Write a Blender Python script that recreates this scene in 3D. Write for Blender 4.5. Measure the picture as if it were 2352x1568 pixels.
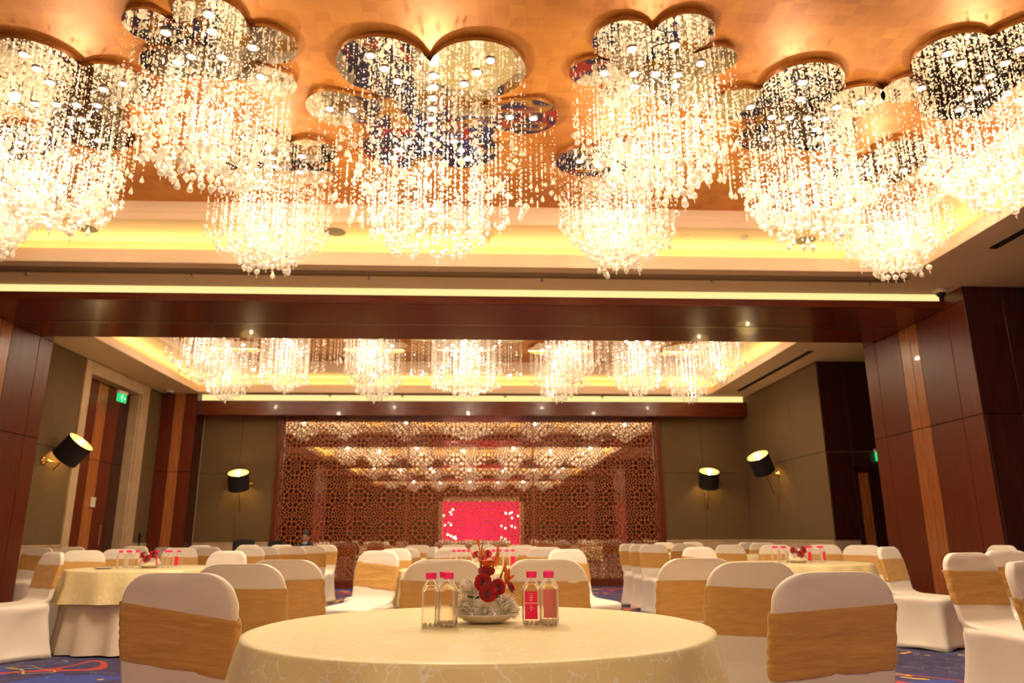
import bpy, bmesh, math, random
import numpy as np
from mathutils import Vector, Matrix, noise
random.seed(7); rng = np.random.default_rng(7)
for o in list(bpy.data.objects): bpy.data.objects.remove(o)
C = bpy.context.scene.collection
sc = bpy.context.scene
PI = math.pi; R = math.radians

# ------------------------------------------------------------------ camera, world, exposure
cam = bpy.data.objects.new('camera', bpy.data.cameras.new('camera')); C.objects.link(cam)
cam.data.sensor_width = 36; cam.data.lens = 1705/2352*36
cam.data.clip_start = .05; cam.data.clip_end = 200
pitch, yaw, roll = R(14.72), R(2.99), .0055
f = Vector((math.sin(yaw)*math.cos(pitch), math.cos(yaw)*math.cos(pitch), math.sin(pitch)))
r = Vector((math.cos(yaw), -math.sin(yaw), 0)); u = r.cross(f)
r2 = math.cos(roll)*r - math.sin(roll)*u; u2 = math.sin(roll)*r + math.cos(roll)*u
M = Matrix((r2, u2, -f)).transposed().to_4x4(); M.translation = (0, 0, 1.05)
cam.matrix_world = M
cam.data.dof.use_dof = True; cam.data.dof.focus_distance = 2.75; cam.data.dof.aperture_fstop = 3.6
sc.camera = cam
w = bpy.data.worlds.new('world'); sc.world = w; w.use_nodes = True
w.node_tree.nodes['Background'].inputs[0].default_value = (1, .8, .55, 1)
w.node_tree.nodes['Background'].inputs[1].default_value = .05
sc.view_settings.view_transform = 'Standard'; sc.view_settings.look = 'None'
sc.view_settings.gamma = 1; sc.view_settings.use_curve_mapping = False
sc.view_settings.exposure = 0.50
K_SPOT, K_GLOW, K_COVE, K_DISC = 170, 30, 12.0, 110.0
WARM = (1, .81, .58)
REAR = .45

# ------------------------------------------------------------------ materials
def mat(name, col, rough=.5, metal=0, spec=.4, noise_amt=0, nscale=20, bump=0, bscale=200, emit=0, ecol=None, coat=0, stretch=(1, 1, 1), sheen=0, trans=0):
    m = bpy.data.materials.new(name); m.use_nodes = True
    nt = m.node_tree; b = nt.nodes['Principled BSDF']
    b.inputs['Base Color'].default_value = (*col, 1); b.inputs['Roughness'].default_value = rough
    b.inputs['Metallic'].default_value = metal; b.inputs['Specular IOR Level'].default_value = spec
    b.inputs['Coat Weight'].default_value = coat; b.inputs['Sheen Weight'].default_value = sheen
    b.inputs['Transmission Weight'].default_value = trans
    tc = nt.nodes.new('ShaderNodeTexCoord'); mp = nt.nodes.new('ShaderNodeMapping')
    nt.links.new(tc.outputs['Object'], mp.inputs[0]); mp.inputs['Scale'].default_value = stretch
    if noise_amt:
        n = nt.nodes.new('ShaderNodeTexNoise'); n.inputs['Scale'].default_value = nscale; n.inputs['Detail'].default_value = 5
        nt.links.new(mp.outputs[0], n.inputs[0])
        cr = nt.nodes.new('ShaderNodeValToRGB')
        cr.color_ramp.elements[0].position = .3; cr.color_ramp.elements[1].position = .7
        cr.color_ramp.elements[0].color = (*[c*(1-noise_amt) for c in col], 1)
        cr.color_ramp.elements[1].color = (*[min(1, c*(1+noise_amt)) for c in col], 1)
        nt.links.new(n.outputs[0], cr.inputs[0]); nt.links.new(cr.outputs[0], b.inputs['Base Color'])
    if bump:
        n2 = nt.nodes.new('ShaderNodeTexNoise'); n2.inputs['Scale'].default_value = bscale; n2.inputs['Detail'].default_value = 4
        nt.links.new(mp.outputs[0], n2.inputs[0])
        bp = nt.nodes.new('ShaderNodeBump'); bp.inputs['Strength'].default_value = bump; bp.inputs['Distance'].default_value = .004
        nt.links.new(n2.outputs[0], bp.inputs['Height']); nt.links.new(bp.outputs[0], b.inputs['Normal'])
    if emit:
        b.inputs['Emission Color'].default_value = (*(ecol or col), 1); b.inputs['Emission Strength'].default_value = emit
    return m
def emis(name, col, s):
    m = bpy.data.materials.new(name); m.use_nodes = True; nt = m.node_tree
    nt.nodes.remove(nt.nodes['Principled BSDF']); e = nt.nodes.new('ShaderNodeEmission')
    e.inputs[0].default_value = (*col, 1); e.inputs[1].default_value = s
    nt.links.new(e.outputs[0], nt.nodes['Material Output'].inputs[0]); return m
m_ceil = mat('cream_plaster', (.76, .57, .35), .7, noise_amt=.03, nscale=3)
m_corn = mat('cream_moulding', (.78, .60, .42), .6)
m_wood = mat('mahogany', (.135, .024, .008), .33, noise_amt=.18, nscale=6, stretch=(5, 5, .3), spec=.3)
m_woodh = mat('mahogany_horizontal', (.135, .024, .008), .24, noise_amt=.35, nscale=6, stretch=(.3, 6, 6), coat=.15)
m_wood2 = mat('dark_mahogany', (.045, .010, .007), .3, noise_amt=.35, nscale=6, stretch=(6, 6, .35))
m_copper = mat('copper_veneer', (.40, .13, .035), .25, noise_amt=.3, nscale=5, stretch=(8, 8, .5), coat=.2)
m_fabric = mat('olive_fabric', (.145, .085, .032), .85, noise_amt=.2, nscale=60, bump=.3, bscale=160)
m_stone = mat('cream_stone', (.55, .40, .24), .35, noise_amt=.12, nscale=5)
m_cover = mat('white_spandex', (.86, .77, .64), .6, bump=.5, bscale=7, sheen=.15)
m_sash = mat('gold_spandex', (.62, .34, .09), .42, bump=1.0, bscale=9, noise_amt=.08, nscale=14, stretch=(1, 1, 5), sheen=.2)
m_skirt = mat('cream_cloth', (.78, .68, .52), .75, bump=.08, bscale=300)
m_black = mat('black_fabric', (.012, .010, .010), .8, bump=.1)
m_blackp = mat('black_plastic', (.015, .014, .016), .4)
m_brass = mat('brass', (.85, .55, .16), .18, metal=1)
m_dkbrass = mat('dark_bronze', (.16, .09, .035), .35, metal=1)
m_steel = mat('steel', (.6, .55, .48), .25, metal=1)
m_mirror = mat('mirror_glass', (.93, .88, .78), .015, metal=1)
m_plate = mat('mirror_plate_polished', (.62, .56, .46), .03, metal=1)
m_lattice = mat('copper_lattice', (.40, .105, .03), .35, metal=.2, noise_amt=.12, nscale=4)
m_white = mat('white_plastic', (.75, .66, .52), .4)
m_speaker = mat('speaker_mesh', (.17, .13, .09), .8)
m_slot = mat('brown_slot', (.25, .16, .08), .8)
m_cove = emis('cove_strip', (1, .80, .33), K_COVE)
m_cove2 = emis('cove_diffuser', (1, .76, .30), .84)
m_disc = emis('downlight_lens', (1, .93, .80), K_DISC)
m_shadein = mat('gold_shade_lining', (.85, .66, .30), .35, metal=.2)
m_bulb = emis('warm_bulb', (1, .88, .6), 25)
m_green = emis('exit_green', (.03, .55, .15), 1.0)
m_exitw = emis('exit_white', (.6, 1, .7), 1.0)
m_red = emis('stage_red_light', (1, .015, .07), 1.5)
m_pinkcap = mat('pink_cap', (.95, .03, .22), .35)
m_label = mat('pink_label', (.85, .05, .16), .4)
m_label.node_tree.nodes.remove(m_label.node_tree.nodes['Principled BSDF'])
_n = m_label.node_tree.nodes; _a = _n.new('ShaderNodeBsdfDiffuse'); _b = _n.new('ShaderNodeBsdfTranslucent'); _c = _n.new('ShaderNodeMixShader')
for _q in (_a, _b): _q.inputs[0].default_value = (.95, .07, .20, 1)
m_label.node_tree.links.new(_a.outputs[0], _c.inputs[1]); m_label.node_tree.links.new(_b.outputs[0], _c.inputs[2]); m_label.node_tree.links.new(_c.outputs[0], _n['Material Output'].inputs[0])
m_labeld = mat('dark_red_label', (.35, .01, .03), .4)
m_ink = mat('white_ink', (.9, .75, .62), .5)
m_ink2 = mat('orange_ink', (.9, .35, .08), .5)
m_rose = mat('rose_red', (.50, .008, .016), .45, noise_amt=.3, nscale=60, sheen=.3)
m_mum = mat('chrysanthemum_cream', (1, .93, .78), .6, sheen=.3)
m_mumc = mat('chrysanthemum_heart', (.85, .72, .28), .6)
m_orange = mat('orange_petal', (.85, .20, .03), .45, noise_amt=.2, nscale=40)
m_stem = mat('tan_stem', (.50, .24, .06), .6)
m_leaf = mat('dark_leaf', (.02, .05, .015), .5)
m_plc = mat('porcelain', (.80, .74, .62), .15)
m_skin = mat('skin', (.42, .20, .12), .5)
m_hair = mat('black_hair', (.008, .006, .006), .5)
m_shirt = mat('dark_shirt', (.018, .020, .026), .8)
m_mask = mat('blue_face_mask', (.35, .48, .56), .8)

def crystal(name, glossy, clear, alb=.7):
    m = bpy.data.materials.new(name); m.use_nodes = True; nt = m.node_tree
    nt.nodes.remove(nt.nodes['Principled BSDF']); N = nt.nodes.new; L = nt.links.new
    d = N('ShaderNodeBsdfDiffuse'); d.inputs[0].default_value = (alb, alb*.96, alb*.88, 1)
    t = N('ShaderNodeBsdfTranslucent'); t.inputs[0].default_value = (alb, alb*.96, alb*.88, 1)
    g = N('ShaderNodeBsdfGlossy'); g.inputs[0].default_value = (1, .97, .9, 1); g.inputs[1].default_value = .10
    p = N('ShaderNodeBsdfTransparent'); p.inputs[0].default_value = (1, .97, .9, 1)
    a = N('ShaderNodeMixShader'); L(d.outputs[0], a.inputs[1]); L(t.outputs[0], a.inputs[2])
    b = N('ShaderNodeMixShader'); b.inputs[0].default_value = glossy; L(a.outputs[0], b.inputs[1]); L(g.outputs[0], b.inputs[2])
    c = N('ShaderNodeMixShader'); c.inputs[0].default_value = clear; L(b.outputs[0], c.inputs[1]); L(p.outputs[0], c.inputs[2])
    L(c.outputs[0], nt.nodes['Material Output'].inputs[0]); return m
m_crys = crystal('cut_crystal', .40, .22, .93); m_wire = crystal('clear_wire', .3, .85, .3)
def glass():
    m = bpy.data.materials.new('clear_bottle'); m.use_nodes = True; nt = m.node_tree
    nt.nodes.remove(nt.nodes['Principled BSDF']); N = nt.nodes.new; L = nt.links.new
    g = N('ShaderNodeBsdfGlossy'); g.inputs[0].default_value = (1, 1, 1, 1); g.inputs[1].default_value = .08
    d = N('ShaderNodeBsdfTranslucent'); d.inputs[0].default_value = (1, .97, .93, 1); d2 = N('ShaderNodeBsdfDiffuse'); d2.inputs[0].default_value = (1, .97, .93, 1)
    e = N('ShaderNodeMixShader'); L(d.outputs[0], e.inputs[1]); L(d2.outputs[0], e.inputs[2])
    h = N('ShaderNodeMixShader'); h.inputs[0].default_value = .5; L(e.outputs[0], h.inputs[1]); L(g.outputs[0], h.inputs[2])
    p = N('ShaderNodeBsdfTransparent'); p.inputs[0].default_value = (1, .99, .97, 1)
    lw = N('ShaderNodeLayerWeight'); lw.inputs[0].default_value = .25
    c = N('ShaderNodeMixShader'); L(lw.outputs['Fresnel'], c.inputs[0]); L(p.outputs[0], c.inputs[1]); L(h.outputs[0], c.inputs[2])
    L(c.outputs[0], nt.nodes['Material Output'].inputs[0]); return m
m_pet = glass()
def water():
    m = bpy.data.materials.new('water'); m.use_nodes = True; nt = m.node_tree
    nt.nodes.remove(nt.nodes['Principled BSDF']); N = nt.nodes.new; L = nt.links.new
    g = N('ShaderNodeBsdfRefraction'); g.inputs[0].default_value = (1, .98, .95, 1); g.inputs[1].default_value = .02; g.inputs[2].default_value = 1.12
    p = N('ShaderNodeBsdfTransparent'); p.inputs[0].default_value = (.98, .96, .92, 1)
    c = N('ShaderNodeMixShader'); c.inputs[0].default_value = .5; L(p.outputs[0], c.inputs[1]); L(g.outputs[0], c.inputs[2])
    L(c.outputs[0], nt.nodes['Material Output'].inputs[0]); return m
m_water = water()

def leafceil():
    m = mat('copper_leaf', (.50, .17, .03), .45); nt = m.node_tree; N = nt.nodes.new; L = nt.links.new
    b = nt.nodes['Principled BSDF']; tc = nt.nodes['Texture Coordinate']
    n1 = N('ShaderNodeTexNoise'); n1.inputs['Scale'].default_value = 1.6; n1.inputs['Detail'].default_value = 6
    br = N('ShaderNodeTexBrick'); br.offset = 0; br.inputs['Scale'].default_value = 7.5
    br.inputs['Color1'].default_value = (.30, .30, .30, 1); br.inputs['Color2'].default_value = (.75, .75, .75, 1); br.inputs['Mortar'].default_value = (.6, .6, .6, 1)
    br.inputs['Mortar Size'].default_value = .06; br.inputs['Mortar Smooth'].default_value = 1; br.inputs['Brick Width'].default_value = .9; br.inputs['Row Height'].default_value = .9
    L(tc.outputs['Object'], n1.inputs[0]); L(tc.outputs['Object'], br.inputs[0])
    mx = N('ShaderNodeMix'); mx.data_type = 'RGBA'; mx.inputs[0].default_value = .33
    L(n1.outputs[0], mx.inputs[6]); L(br.outputs[0], mx.inputs[7])
    cr = N('ShaderNodeValToRGB'); cr.color_ramp.elements[0].position = .28; cr.color_ramp.elements[1].position = .72
    cr.color_ramp.elements[0].color = (.34, .10, .012, 1); cr.color_ramp.elements[1].color = (.62, .26, .045, 1)
    L(mx.outputs[2], cr.inputs[0]); L(cr.outputs[0], b.inputs['Base Color']); b.inputs['Metallic'].default_value = .25
    return m
m_leafc = leafceil()
def carpet():
    m = mat('carpet_pattern', (.03, .03, .09), .95, bump=.3, bscale=400); nt = m.node_tree; N = nt.nodes.new; L = nt.links.new
    b = nt.nodes['Principled BSDF']; tc = nt.nodes['Texture Coordinate']
    def band(scale, dist, lo, hi, seed, detail=1.0):
        mp = N('ShaderNodeMapping'); mp.inputs['Location'].default_value = (seed, seed*.7, seed*.3); L(tc.outputs['Object'], mp.inputs[0])
        n = N('ShaderNodeTexNoise'); n.inputs['Scale'].default_value = scale; n.inputs['Detail'].default_value = detail; n.inputs['Distortion'].default_value = dist
        L(mp.outputs[0], n.inputs[0]); cr = N('ShaderNodeValToRGB'); cr.color_ramp.interpolation = 'CONSTANT'
        e = cr.color_ramp.elements; e[0].color = (0, 0, 0, 1); e[1].position = lo; e[1].color = (1, 1, 1, 1)
        e3 = e.new(hi); e3.color = (0, 0, 0, 1); L(n.outputs[0], cr.inputs[0]); return cr.outputs[0]
    cur = None
    base = N('ShaderNodeTexNoise'); base.inputs['Scale'].default_value = 9; base.inputs['Detail'].default_value = 6; L(tc.outputs['Object'], base.inputs[0])
    cr0 = N('ShaderNodeValToRGB'); cr0.color_ramp.elements[0].color = (.042, .034, .090, 1); cr0.color_ramp.elements[1].color = (.075, .060, .15, 1)
    cr0.color_ramp.elements[0].position = .35; cr0.color_ramp.elements[1].position = .65; L(base.outputs[0], cr0.inputs[0]); cur = cr0.outputs[0]
    for (s, d, lo, hi, seed, col) in ((.55, 1.6, .60, .72, 3.1, (.05, .07, .30)), (.6, 1.3, .565, .60, 8.3, (.45, .06, .05)), (.5, 1.8, .60, .65, 15.7, (.55, .27, .05)),
                                      (.9, 2.5, .665, .69, 21.4, (.65, .40, .06)), (2.2, 2, .68, .70, 31.4, (.16, .20, .30))):
        mx = N('ShaderNodeMix'); mx.data_type = 'RGBA'; L(band(s, d, lo, hi, seed), mx.inputs[0]); L(cur, mx.inputs[6]); mx.inputs[7].default_value = (*col, 1); cur = mx.outputs[2]
    L(cur, b.inputs['Base Color']); return m
m_carpet = carpet()
def damask():
    m = mat('gold_crackle_cloth', (.86, .62, .27), .38, sheen=.2); nt = m.node_tree; N = nt.nodes.new; L = nt.links.new
    b = nt.nodes['Principled BSDF']; tc = nt.nodes['Texture Coordinate']
    n = N('ShaderNodeTexNoise'); n.inputs['Scale'].default_value = 14; n.inputs['Detail'].default_value = 3; L(tc.outputs['Object'], n.inputs[0])
    add = N('ShaderNodeMix'); add.data_type = 'RGBA'; add.inputs[0].default_value = .045; L(tc.outputs['Object'], add.inputs[6]); L(n.outputs[1], add.inputs[7])
    v = N('ShaderNodeTexVoronoi'); v.feature = 'DISTANCE_TO_EDGE'; v.inputs['Scale'].default_value = 30; L(add.outputs[2], v.inputs[0])
    lt = N('ShaderNodeMath'); lt.operation = 'LESS_THAN'; lt.inputs[1].default_value = .034; L(v.outputs[0], lt.inputs[0])
    n2 = N('ShaderNodeTexNoise'); n2.inputs['Scale'].default_value = 22; L(tc.outputs['Object'], n2.inputs[0])
    gt = N('ShaderNodeMath'); gt.operation = 'GREATER_THAN'; gt.inputs[1].default_value = .50; L(n2.outputs[0], gt.inputs[0])
    mu = N('ShaderNodeMath'); mu.operation = 'MULTIPLY'; L(lt.outputs[0], mu.inputs[0]); L(gt.outputs[0], mu.inputs[1])
    mx = N('ShaderNodeMix'); mx.data_type = 'RGBA'; L(mu.outputs[0], mx.inputs[0]); mx.inputs[6].default_value = (.90, .76, .36, 1); mx.inputs[7].default_value = (1, .95, .74, 1)
    L(mx.outputs[2], b.inputs['Base Color'])
    bp = N('ShaderNodeBump'); bp.inputs['Strength'].default_value = .5; bp.inputs['Distance'].default_value = .002; L(mu.outputs[0], bp.inputs['Height']); L(bp.outputs[0], b.inputs['Normal'])
    return m
m_gold = damask()

# ------------------------------------------------------------------ mesh helpers
class MB:
    def __init__(s): s.v = []; s.f = []
    def add(s, vs, fs):
        n = len(s.v); s.v += [tuple(q) for q in vs]; s.f += [tuple(i+n for i in q) for q in fs]; return s
    def box(s, x0, y0, z0, x1, y1, z1, bev=0):
        if bev:
            b = bev; X, Y, Z = (x0, x1), (y0, y1), (z0, z1); V = []; idx = {}
            for i in (0, 1):
                for j in (0, 1):
                    for k in (0, 1):
                        sx, sy, sz = (b, -b)[i], (b, -b)[j], (b, -b)[k]
                        idx[i, j, k] = len(V); V += [(X[i], Y[j]+sy, Z[k]+sz), (X[i]+sx, Y[j], Z[k]+sz), (X[i]+sx, Y[j]+sy, Z[k])]
            g = lambda i, j, k, a: idx[i, j, k]+a
            F = []
            for i in (0, 1): q = [g(i, 0, 0, 0), g(i, 1, 0, 0), g(i, 1, 1, 0), g(i, 0, 1, 0)]; F.append(q if i else q[::-1])
            for j in (0, 1): q = [g(0, j, 0, 1), g(1, j, 0, 1), g(1, j, 1, 1), g(0, j, 1, 1)]; F.append(q[::-1] if j else q)
            for k in (0, 1): q = [g(0, 0, k, 2), g(1, 0, k, 2), g(1, 1, k, 2), g(0, 1, k, 2)]; F.append(q if k else q[::-1])
            for i in (0, 1):
                for j in (0, 1): F.append([g(i, j, 0, 0), g(i, j, 0, 1), g(i, j, 1, 1), g(i, j, 1, 0)])
                for k in (0, 1): F.append([g(i, 0, k, 0), g(i, 0, k, 2), g(i, 1, k, 2), g(i, 1, k, 0)])
            for j in (0, 1):
                for k in (0, 1): F.append([g(0, j, k, 1), g(0, j, k, 2), g(1, j, k, 2), g(1, j, k, 1)])
            for i in (0, 1):
                for j in (0, 1):
                    for k in (0, 1): F.append([g(i, j, k, a) for a in (0, 1, 2)])
            return s.add(V, F)
        V = [(x, y, z) for x in (x0, x1) for y in (y0, y1) for z in (z0, z1)]
        return s.add(V, [(0, 1, 3, 2), (4, 6, 7, 5), (0, 4, 5, 1), (2, 3, 7, 6), (0, 2, 6, 4), (1, 5, 7, 3)])
    def loft(s, loops, cap0=True, cap1=True, close=True):
        n = len(loops[0]); V = [p for l in loops for p in l]; F = []
        for i in range(len(loops)-1):
            for j in range(n if close else n-1): F.append((i*n+j, i*n+(j+1) % n, (i+1)*n+(j+1) % n, (i+1)*n+j))
        if cap0: F.append(tuple(range(n))[::-1])
        if cap1: F.append(tuple(range((len(loops)-1)*n, len(loops)*n)))
        return s.add(V, F)
    def lathe(s, prof, c=(0, 0, 0), n=16, cap0=True, cap1=True, R_=None):
        L = []
        for (rr, z) in prof:
            l = [Vector((rr*math.cos(2*PI*k/n), rr*math.sin(2*PI*k/n), z)) for k in range(n)]
            if R_ is not None: l = [R_ @ q for q in l]
            L.append([tuple(q+Vector(c)) for q in l])
        return s.loft(L, cap0, cap1)
    def tube(s, pts, rad, n=6):
        L = []; pts = [Vector(p) for p in pts]
        for i, p in enumerate(pts):
            t = (pts[min(i+1, len(pts)-1)]-pts[max(i-1, 0)]).normalized()
            a = t.orthogonal().normalized() if i == 0 else (a - t*a.dot(t)).normalized()
            b = t.cross(a); rr = rad[i] if isinstance(rad, (list, tuple)) else rad
            L.append([tuple(p+(a*math.cos(2*PI*k/n)+b*math.sin(2*PI*k/n))*rr) for k in range(n)])
        return s.loft(L)
    def octa(s, c, rr, h=None):
        h = h or rr; x, y, z = c
        return s.add([(x+rr, y, z), (x, y+rr, z), (x-rr, y, z), (x, y-rr, z), (x, y, z+h), (x, y, z-h)],
                     [(0, 1, 4), (1, 2, 4), (2, 3, 4), (3, 0, 4), (1, 0, 5), (2, 1, 5), (3, 2, 5), (0, 3, 5)])
    def mesh(s, name, m, smooth=False):
        me = bpy.data.meshes.new(name); me.from_pydata(s.v, [], s.f); me.materials.append(m)
        bm = bmesh.new(); bm.from_mesh(me); bmesh.ops.recalc_face_normals(bm, faces=bm.faces); bm.to_mesh(me); bm.free()
        if smooth: me.polygons.foreach_set('use_smooth', [True]*len(me.polygons))
        return me
    def obj(s, name, m, parent=None, smooth=False, **kw):
        o = bpy.data.objects.new(name, s.mesh(name, m, smooth)); C.objects.link(o); o.parent = parent
        for k, v in kw.items(): o[k] = v
        return o
def inst(name, me, parent=None, loc=(0, 0, 0), rz=0, sc_=None):
    o = bpy.data.objects.new(name, me); C.objects.link(o); o.parent = parent; o.location = loc; o.rotation_euler = (0, 0, rz)
    if sc_: o.scale = sc_
    return o
def empty(name, loc=(0, 0, 0), rz=0, **kw):
    o = bpy.data.objects.new(name, None); C.objects.link(o); o.location = loc; o.rotation_euler = (0, 0, rz); o.empty_display_size = .1
    for k, v in kw.items(): o[k] = v
    return o
def tag(o, label, category, group=None):
    o['label'] = label; o['category'] = category
    if group: o['group'] = group
    return o
def struct(mb, name, m, smooth=False, parent=None):
    o = mb.obj(name, m, parent, smooth)
    if parent is None: o['kind'] = 'structure'
    return o
def copy_tree(o, parent=None):
    c = o.copy(); C.objects.link(c); c.parent = parent
    for ch in list(o.children): copy_tree(ch, c)
    return c

# ------------------------------------------------------------------ room dimensions
ZC = 4.11; ZB = 4.49; ZO = 4.76; XR, XL = 6.2, -6.77; CXL = -6.36; YF = 16.8; PER = 7.93
BY0, BY1, ZS = 9.06, 10.86, 3.93
YEND = -13.2; XN = 9.0
struct(MB().box(-XN-.2, YEND-.2, -.2, XN+.2, YF+.6, 0), 'floor', m_carpet)
# coffers: (outer rect at ZC), one per bay
X0, X1 = -5.96, 5.29
bays = [(8.2, 3.3, 9.03, 2.9), (16.13, 11.4, 16.44, 10.83), (8.2-PER, 3.3-PER, 1.10, 2.9-PER), (8.2-2*PER, 3.3-2*PER, 1.10-PER, YEND)]
ceil = MB()
def ring(mb, a, za, b, zb):  # frame between rect a (x0,y0,x1,y1) at za and rect b at zb
    V = [(a[0], a[1], za), (a[2], a[1], za), (a[2], a[3], za), (a[0], a[3], za), (b[0], b[1], zb), (b[2], b[1], zb), (b[2], b[3], zb), (b[0], b[3], zb)]
    mb.add(V, [(0, 1, 5, 4), (1, 2, 6, 5), (2, 3, 7, 6), (3, 0, 4, 7)])
def grow(rc, d): return (rc[0]-d, rc[1]-d, rc[2]+d, rc[3]+d)
band = MB(); leaf = MB(); cornices = []; coves = []
for (yf, yn, yc1, yc0) in bays:
    rc = (X0, yn, X1, yf)
    ring(ceil, (-XN, yc0, XN, yc1), ZC, rc, ZC)
    ring(ceil, (-XN, yc0, XN, yc1), ZC+.05, grow(rc, .3), ZC+.05)
    # outer moulding: stepped profile
    mo = MB(); prof = [(0, ZC), (-.004, ZC+.02), (.012, ZC+.035), (.012, ZC+.06), (.028, ZC+.07), (.034, ZC+.12), (.046, ZC+.128), (.05, ZC+.15), (.064, ZC+.158), (.07, ZC+.19), (.10, ZC+.19), (.10, ZC+.16), (.27, ZC+.10)]
    for (a, za), (b, zb) in zip(prof[:-1], prof[1:]): ring(mo, grow(rc, a), za, grow(rc, b), zb)
    cornices.append(mo)
    cv = MB(); ring(cv, grow(rc, .24), ZC+.12, grow(rc, .30), ZC+.15); coves.append(cv)
    ring(band, grow(rc, .32), ZC+.05, grow(rc, .32), ZB); ring(band, grow(rc, .32), ZB, grow(rc, -.36), ZB)
    mi = MB(); prof = [(-.36, ZB), (-.355, ZB+.03), (-.33, ZB+.04), (-.325, ZB+.10), (-.31, ZB+.11), (-.30, ZB+.17), (-.28, ZB+.18), (-.26, ZB+.25), (-.25, ZO)]
    for (a, za), (b, zb) in zip(prof[:-1], prof[1:]): ring(mi, grow(rc, a), za, grow(rc, b), zb)
    cornices.append(mi)
    g = grow(rc, -.22); leaf.box(g[0], g[1], ZO, g[2], g[3], ZO+.06)
struct(ceil, 'ceiling', m_ceil)
struct(band, 'trim_1', m_ceil)
lf = struct(leaf, 'ceiling_panel', m_leafc)
for i, c in enumerate(cornices): struct(c, 'trim_%d' % (i+2), m_corn)
for c, q in zip(coves, ('near', 'far', 'first rear', 'second rear')): tag(c.obj('cove_light', m_cove), 'warm yellow light strip hidden in the ledge of the %s bay coffer' % q, 'light', 'ceiling coffer light strips')
# ceiling lids above coffers and slot cavities (keep the room closed)
struct(MB().box(-XN-.2, YEND-.2, 4.95, XN+.2, YF+.6, 5.05), 'ceiling_slab', m_ceil)

# beams between the bays with light slot in front
for bi, (y0, y1) in enumerate(((BY0, BY1), (BY0-PER, BY1-PER), (BY0-2*PER, BY1-2*PER))):
    b = empty('ceiling_beam', (0, y0, ZS), kind='structure')
    def L_(mb, nm, m): o = mb.obj(nm, m, b); o.matrix_parent_inverse = Matrix.Translation((0, -y0, -ZS)); return o
    ym = y0+.98
    L_(MB().box(-XN, y0+.07, ZS+.02, XN, y1, 4.9), 'beam_core', m_woodh)
    L_(MB().box(-XN, y0, ZS, XN, y0+.06, ZC-.08), 'fascia_board', m_woodh)
    L_(MB().box(-XN, y0+.06, ZS-.002, XN, ym-.03, ZS+.03), 'soffit_board', m_woodh)
    L_(MB().box(-XN, ym+.03, ZS-.002, XN, y1-.004, ZS+.03), 'soffit_board', m_woodh)
    L_(MB().box(-XN, ym-.028, ZS-.006, XN, ym-.008, ZS+.02).box(-XN, ym+.008, ZS-.006, XN, ym+.028, ZS+.02), 'partition_track', m_steel)
    lab = 'yellow light strip in the slot above the wide wooden beam' if bi == 0 else 'yellow light strip above the %s wooden beam behind the viewpoint' % ('', 'first', 'second')[bi]
    s = tag(MB().box(-XR+.05, y0+.02, ZC-.078, XR-.05, y0+.06, ZC+.03).obj('slot_light', m_cove2), lab, 'light', None if bi == 0 else 'slot lights seen in the mirror')

# ------------------------------------------------------------------ walls
def panel_set(parent, axis, pos, out, cols, zs, gap=.005, th=.02):
    """panels on a face; axis 'x': face at x=pos seen along x, cols are y-intervals (a,b,material); out = +-1 direction the face looks"""
    for (a, b, m, nm) in cols:
        for z0, z1 in zs:
            q = MB(); p0, p1 = sorted((pos, pos+out*th))
            if axis == 'x': q.box(p0, a+gap, z0+gap, p1, b-gap, z1-gap, .002)
            else: q.box(a+gap, p0, z0+gap, b-gap, p1, z1-gap, .002)
            q.obj(nm, m, parent)
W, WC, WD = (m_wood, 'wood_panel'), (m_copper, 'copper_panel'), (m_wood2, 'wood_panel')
ZSEAM = 2.47
for k in range(3):
    for side in (1, -1):
        off = -PER*k
        xi = XR if side > 0 else CXL; xo = side*XN
        nm = 'wall_column_%s' % ('right' if side > 0 else 'left')
        x0, x1 = sorted((xi+side*.022, xo))
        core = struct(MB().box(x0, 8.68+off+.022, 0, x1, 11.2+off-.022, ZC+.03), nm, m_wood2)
        cols = [(8.68, 9.06, *W), (9.06, 9.75, *W), (9.75, 9.95, *WC), (9.95, 10.2, *WC), (10.2, 10.86, *W), (10.86, 11.2, *W)]
        cols = [(a+off, b+off, m, n) for a, b, m, n in cols]
        panel_set(core, 'x', xi+side*.022, -side, cols, [(0, ZSEAM), (ZSEAM, ZS)])
        panel_set(core, 'x', xi+side*.022, -side, [(8.68+off, 9.06+off, *W), (10.86+off, 11.2+off, *W)], [(ZS, ZC)])
        xs = [xi, xi+side*.5, xi+side*1.3, xi+side*2.0, xo-side*.02]
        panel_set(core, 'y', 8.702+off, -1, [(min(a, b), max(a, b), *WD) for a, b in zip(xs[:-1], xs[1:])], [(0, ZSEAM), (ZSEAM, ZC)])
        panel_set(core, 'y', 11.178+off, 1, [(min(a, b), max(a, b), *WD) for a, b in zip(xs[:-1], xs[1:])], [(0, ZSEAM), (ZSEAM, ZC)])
        e0, e1 = sorted((xi+side*.03, xi+side*.045))
        MB().box(e0, 8.672+off, .02, e1, 8.684+off, ZSEAM-.02).obj('door_edge_strip', m_steel, core)
# near bay and rear bay side walls
for k in range(3):
    ya, yb = -PER*k+BY1-PER-.3, 8.68-PER*k+.03
    if k == 2: ya = YEND
    for side in (1, -1):
        x0, x1 = sorted((side*XN, side*(XN+.15)))
        wl = struct(MB().box(x0, ya, 0, x1, yb, ZC+.03), 'wall_%s' % ('right' if side > 0 else 'left'), m_wood2)
        n = 6; ys = np.linspace(max(ya, -12.9), yb-.05, n+1)
        panel_set(wl, 'x', side*XN, -side, [(a, b, *(W if i % 3 else (m_fabric, 'fabric_panel'))) for i, (a, b) in enumerate(zip(ys[:-1], ys[1:]))], [(0, ZSEAM), (ZSEAM, ZC-.02)])
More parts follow.
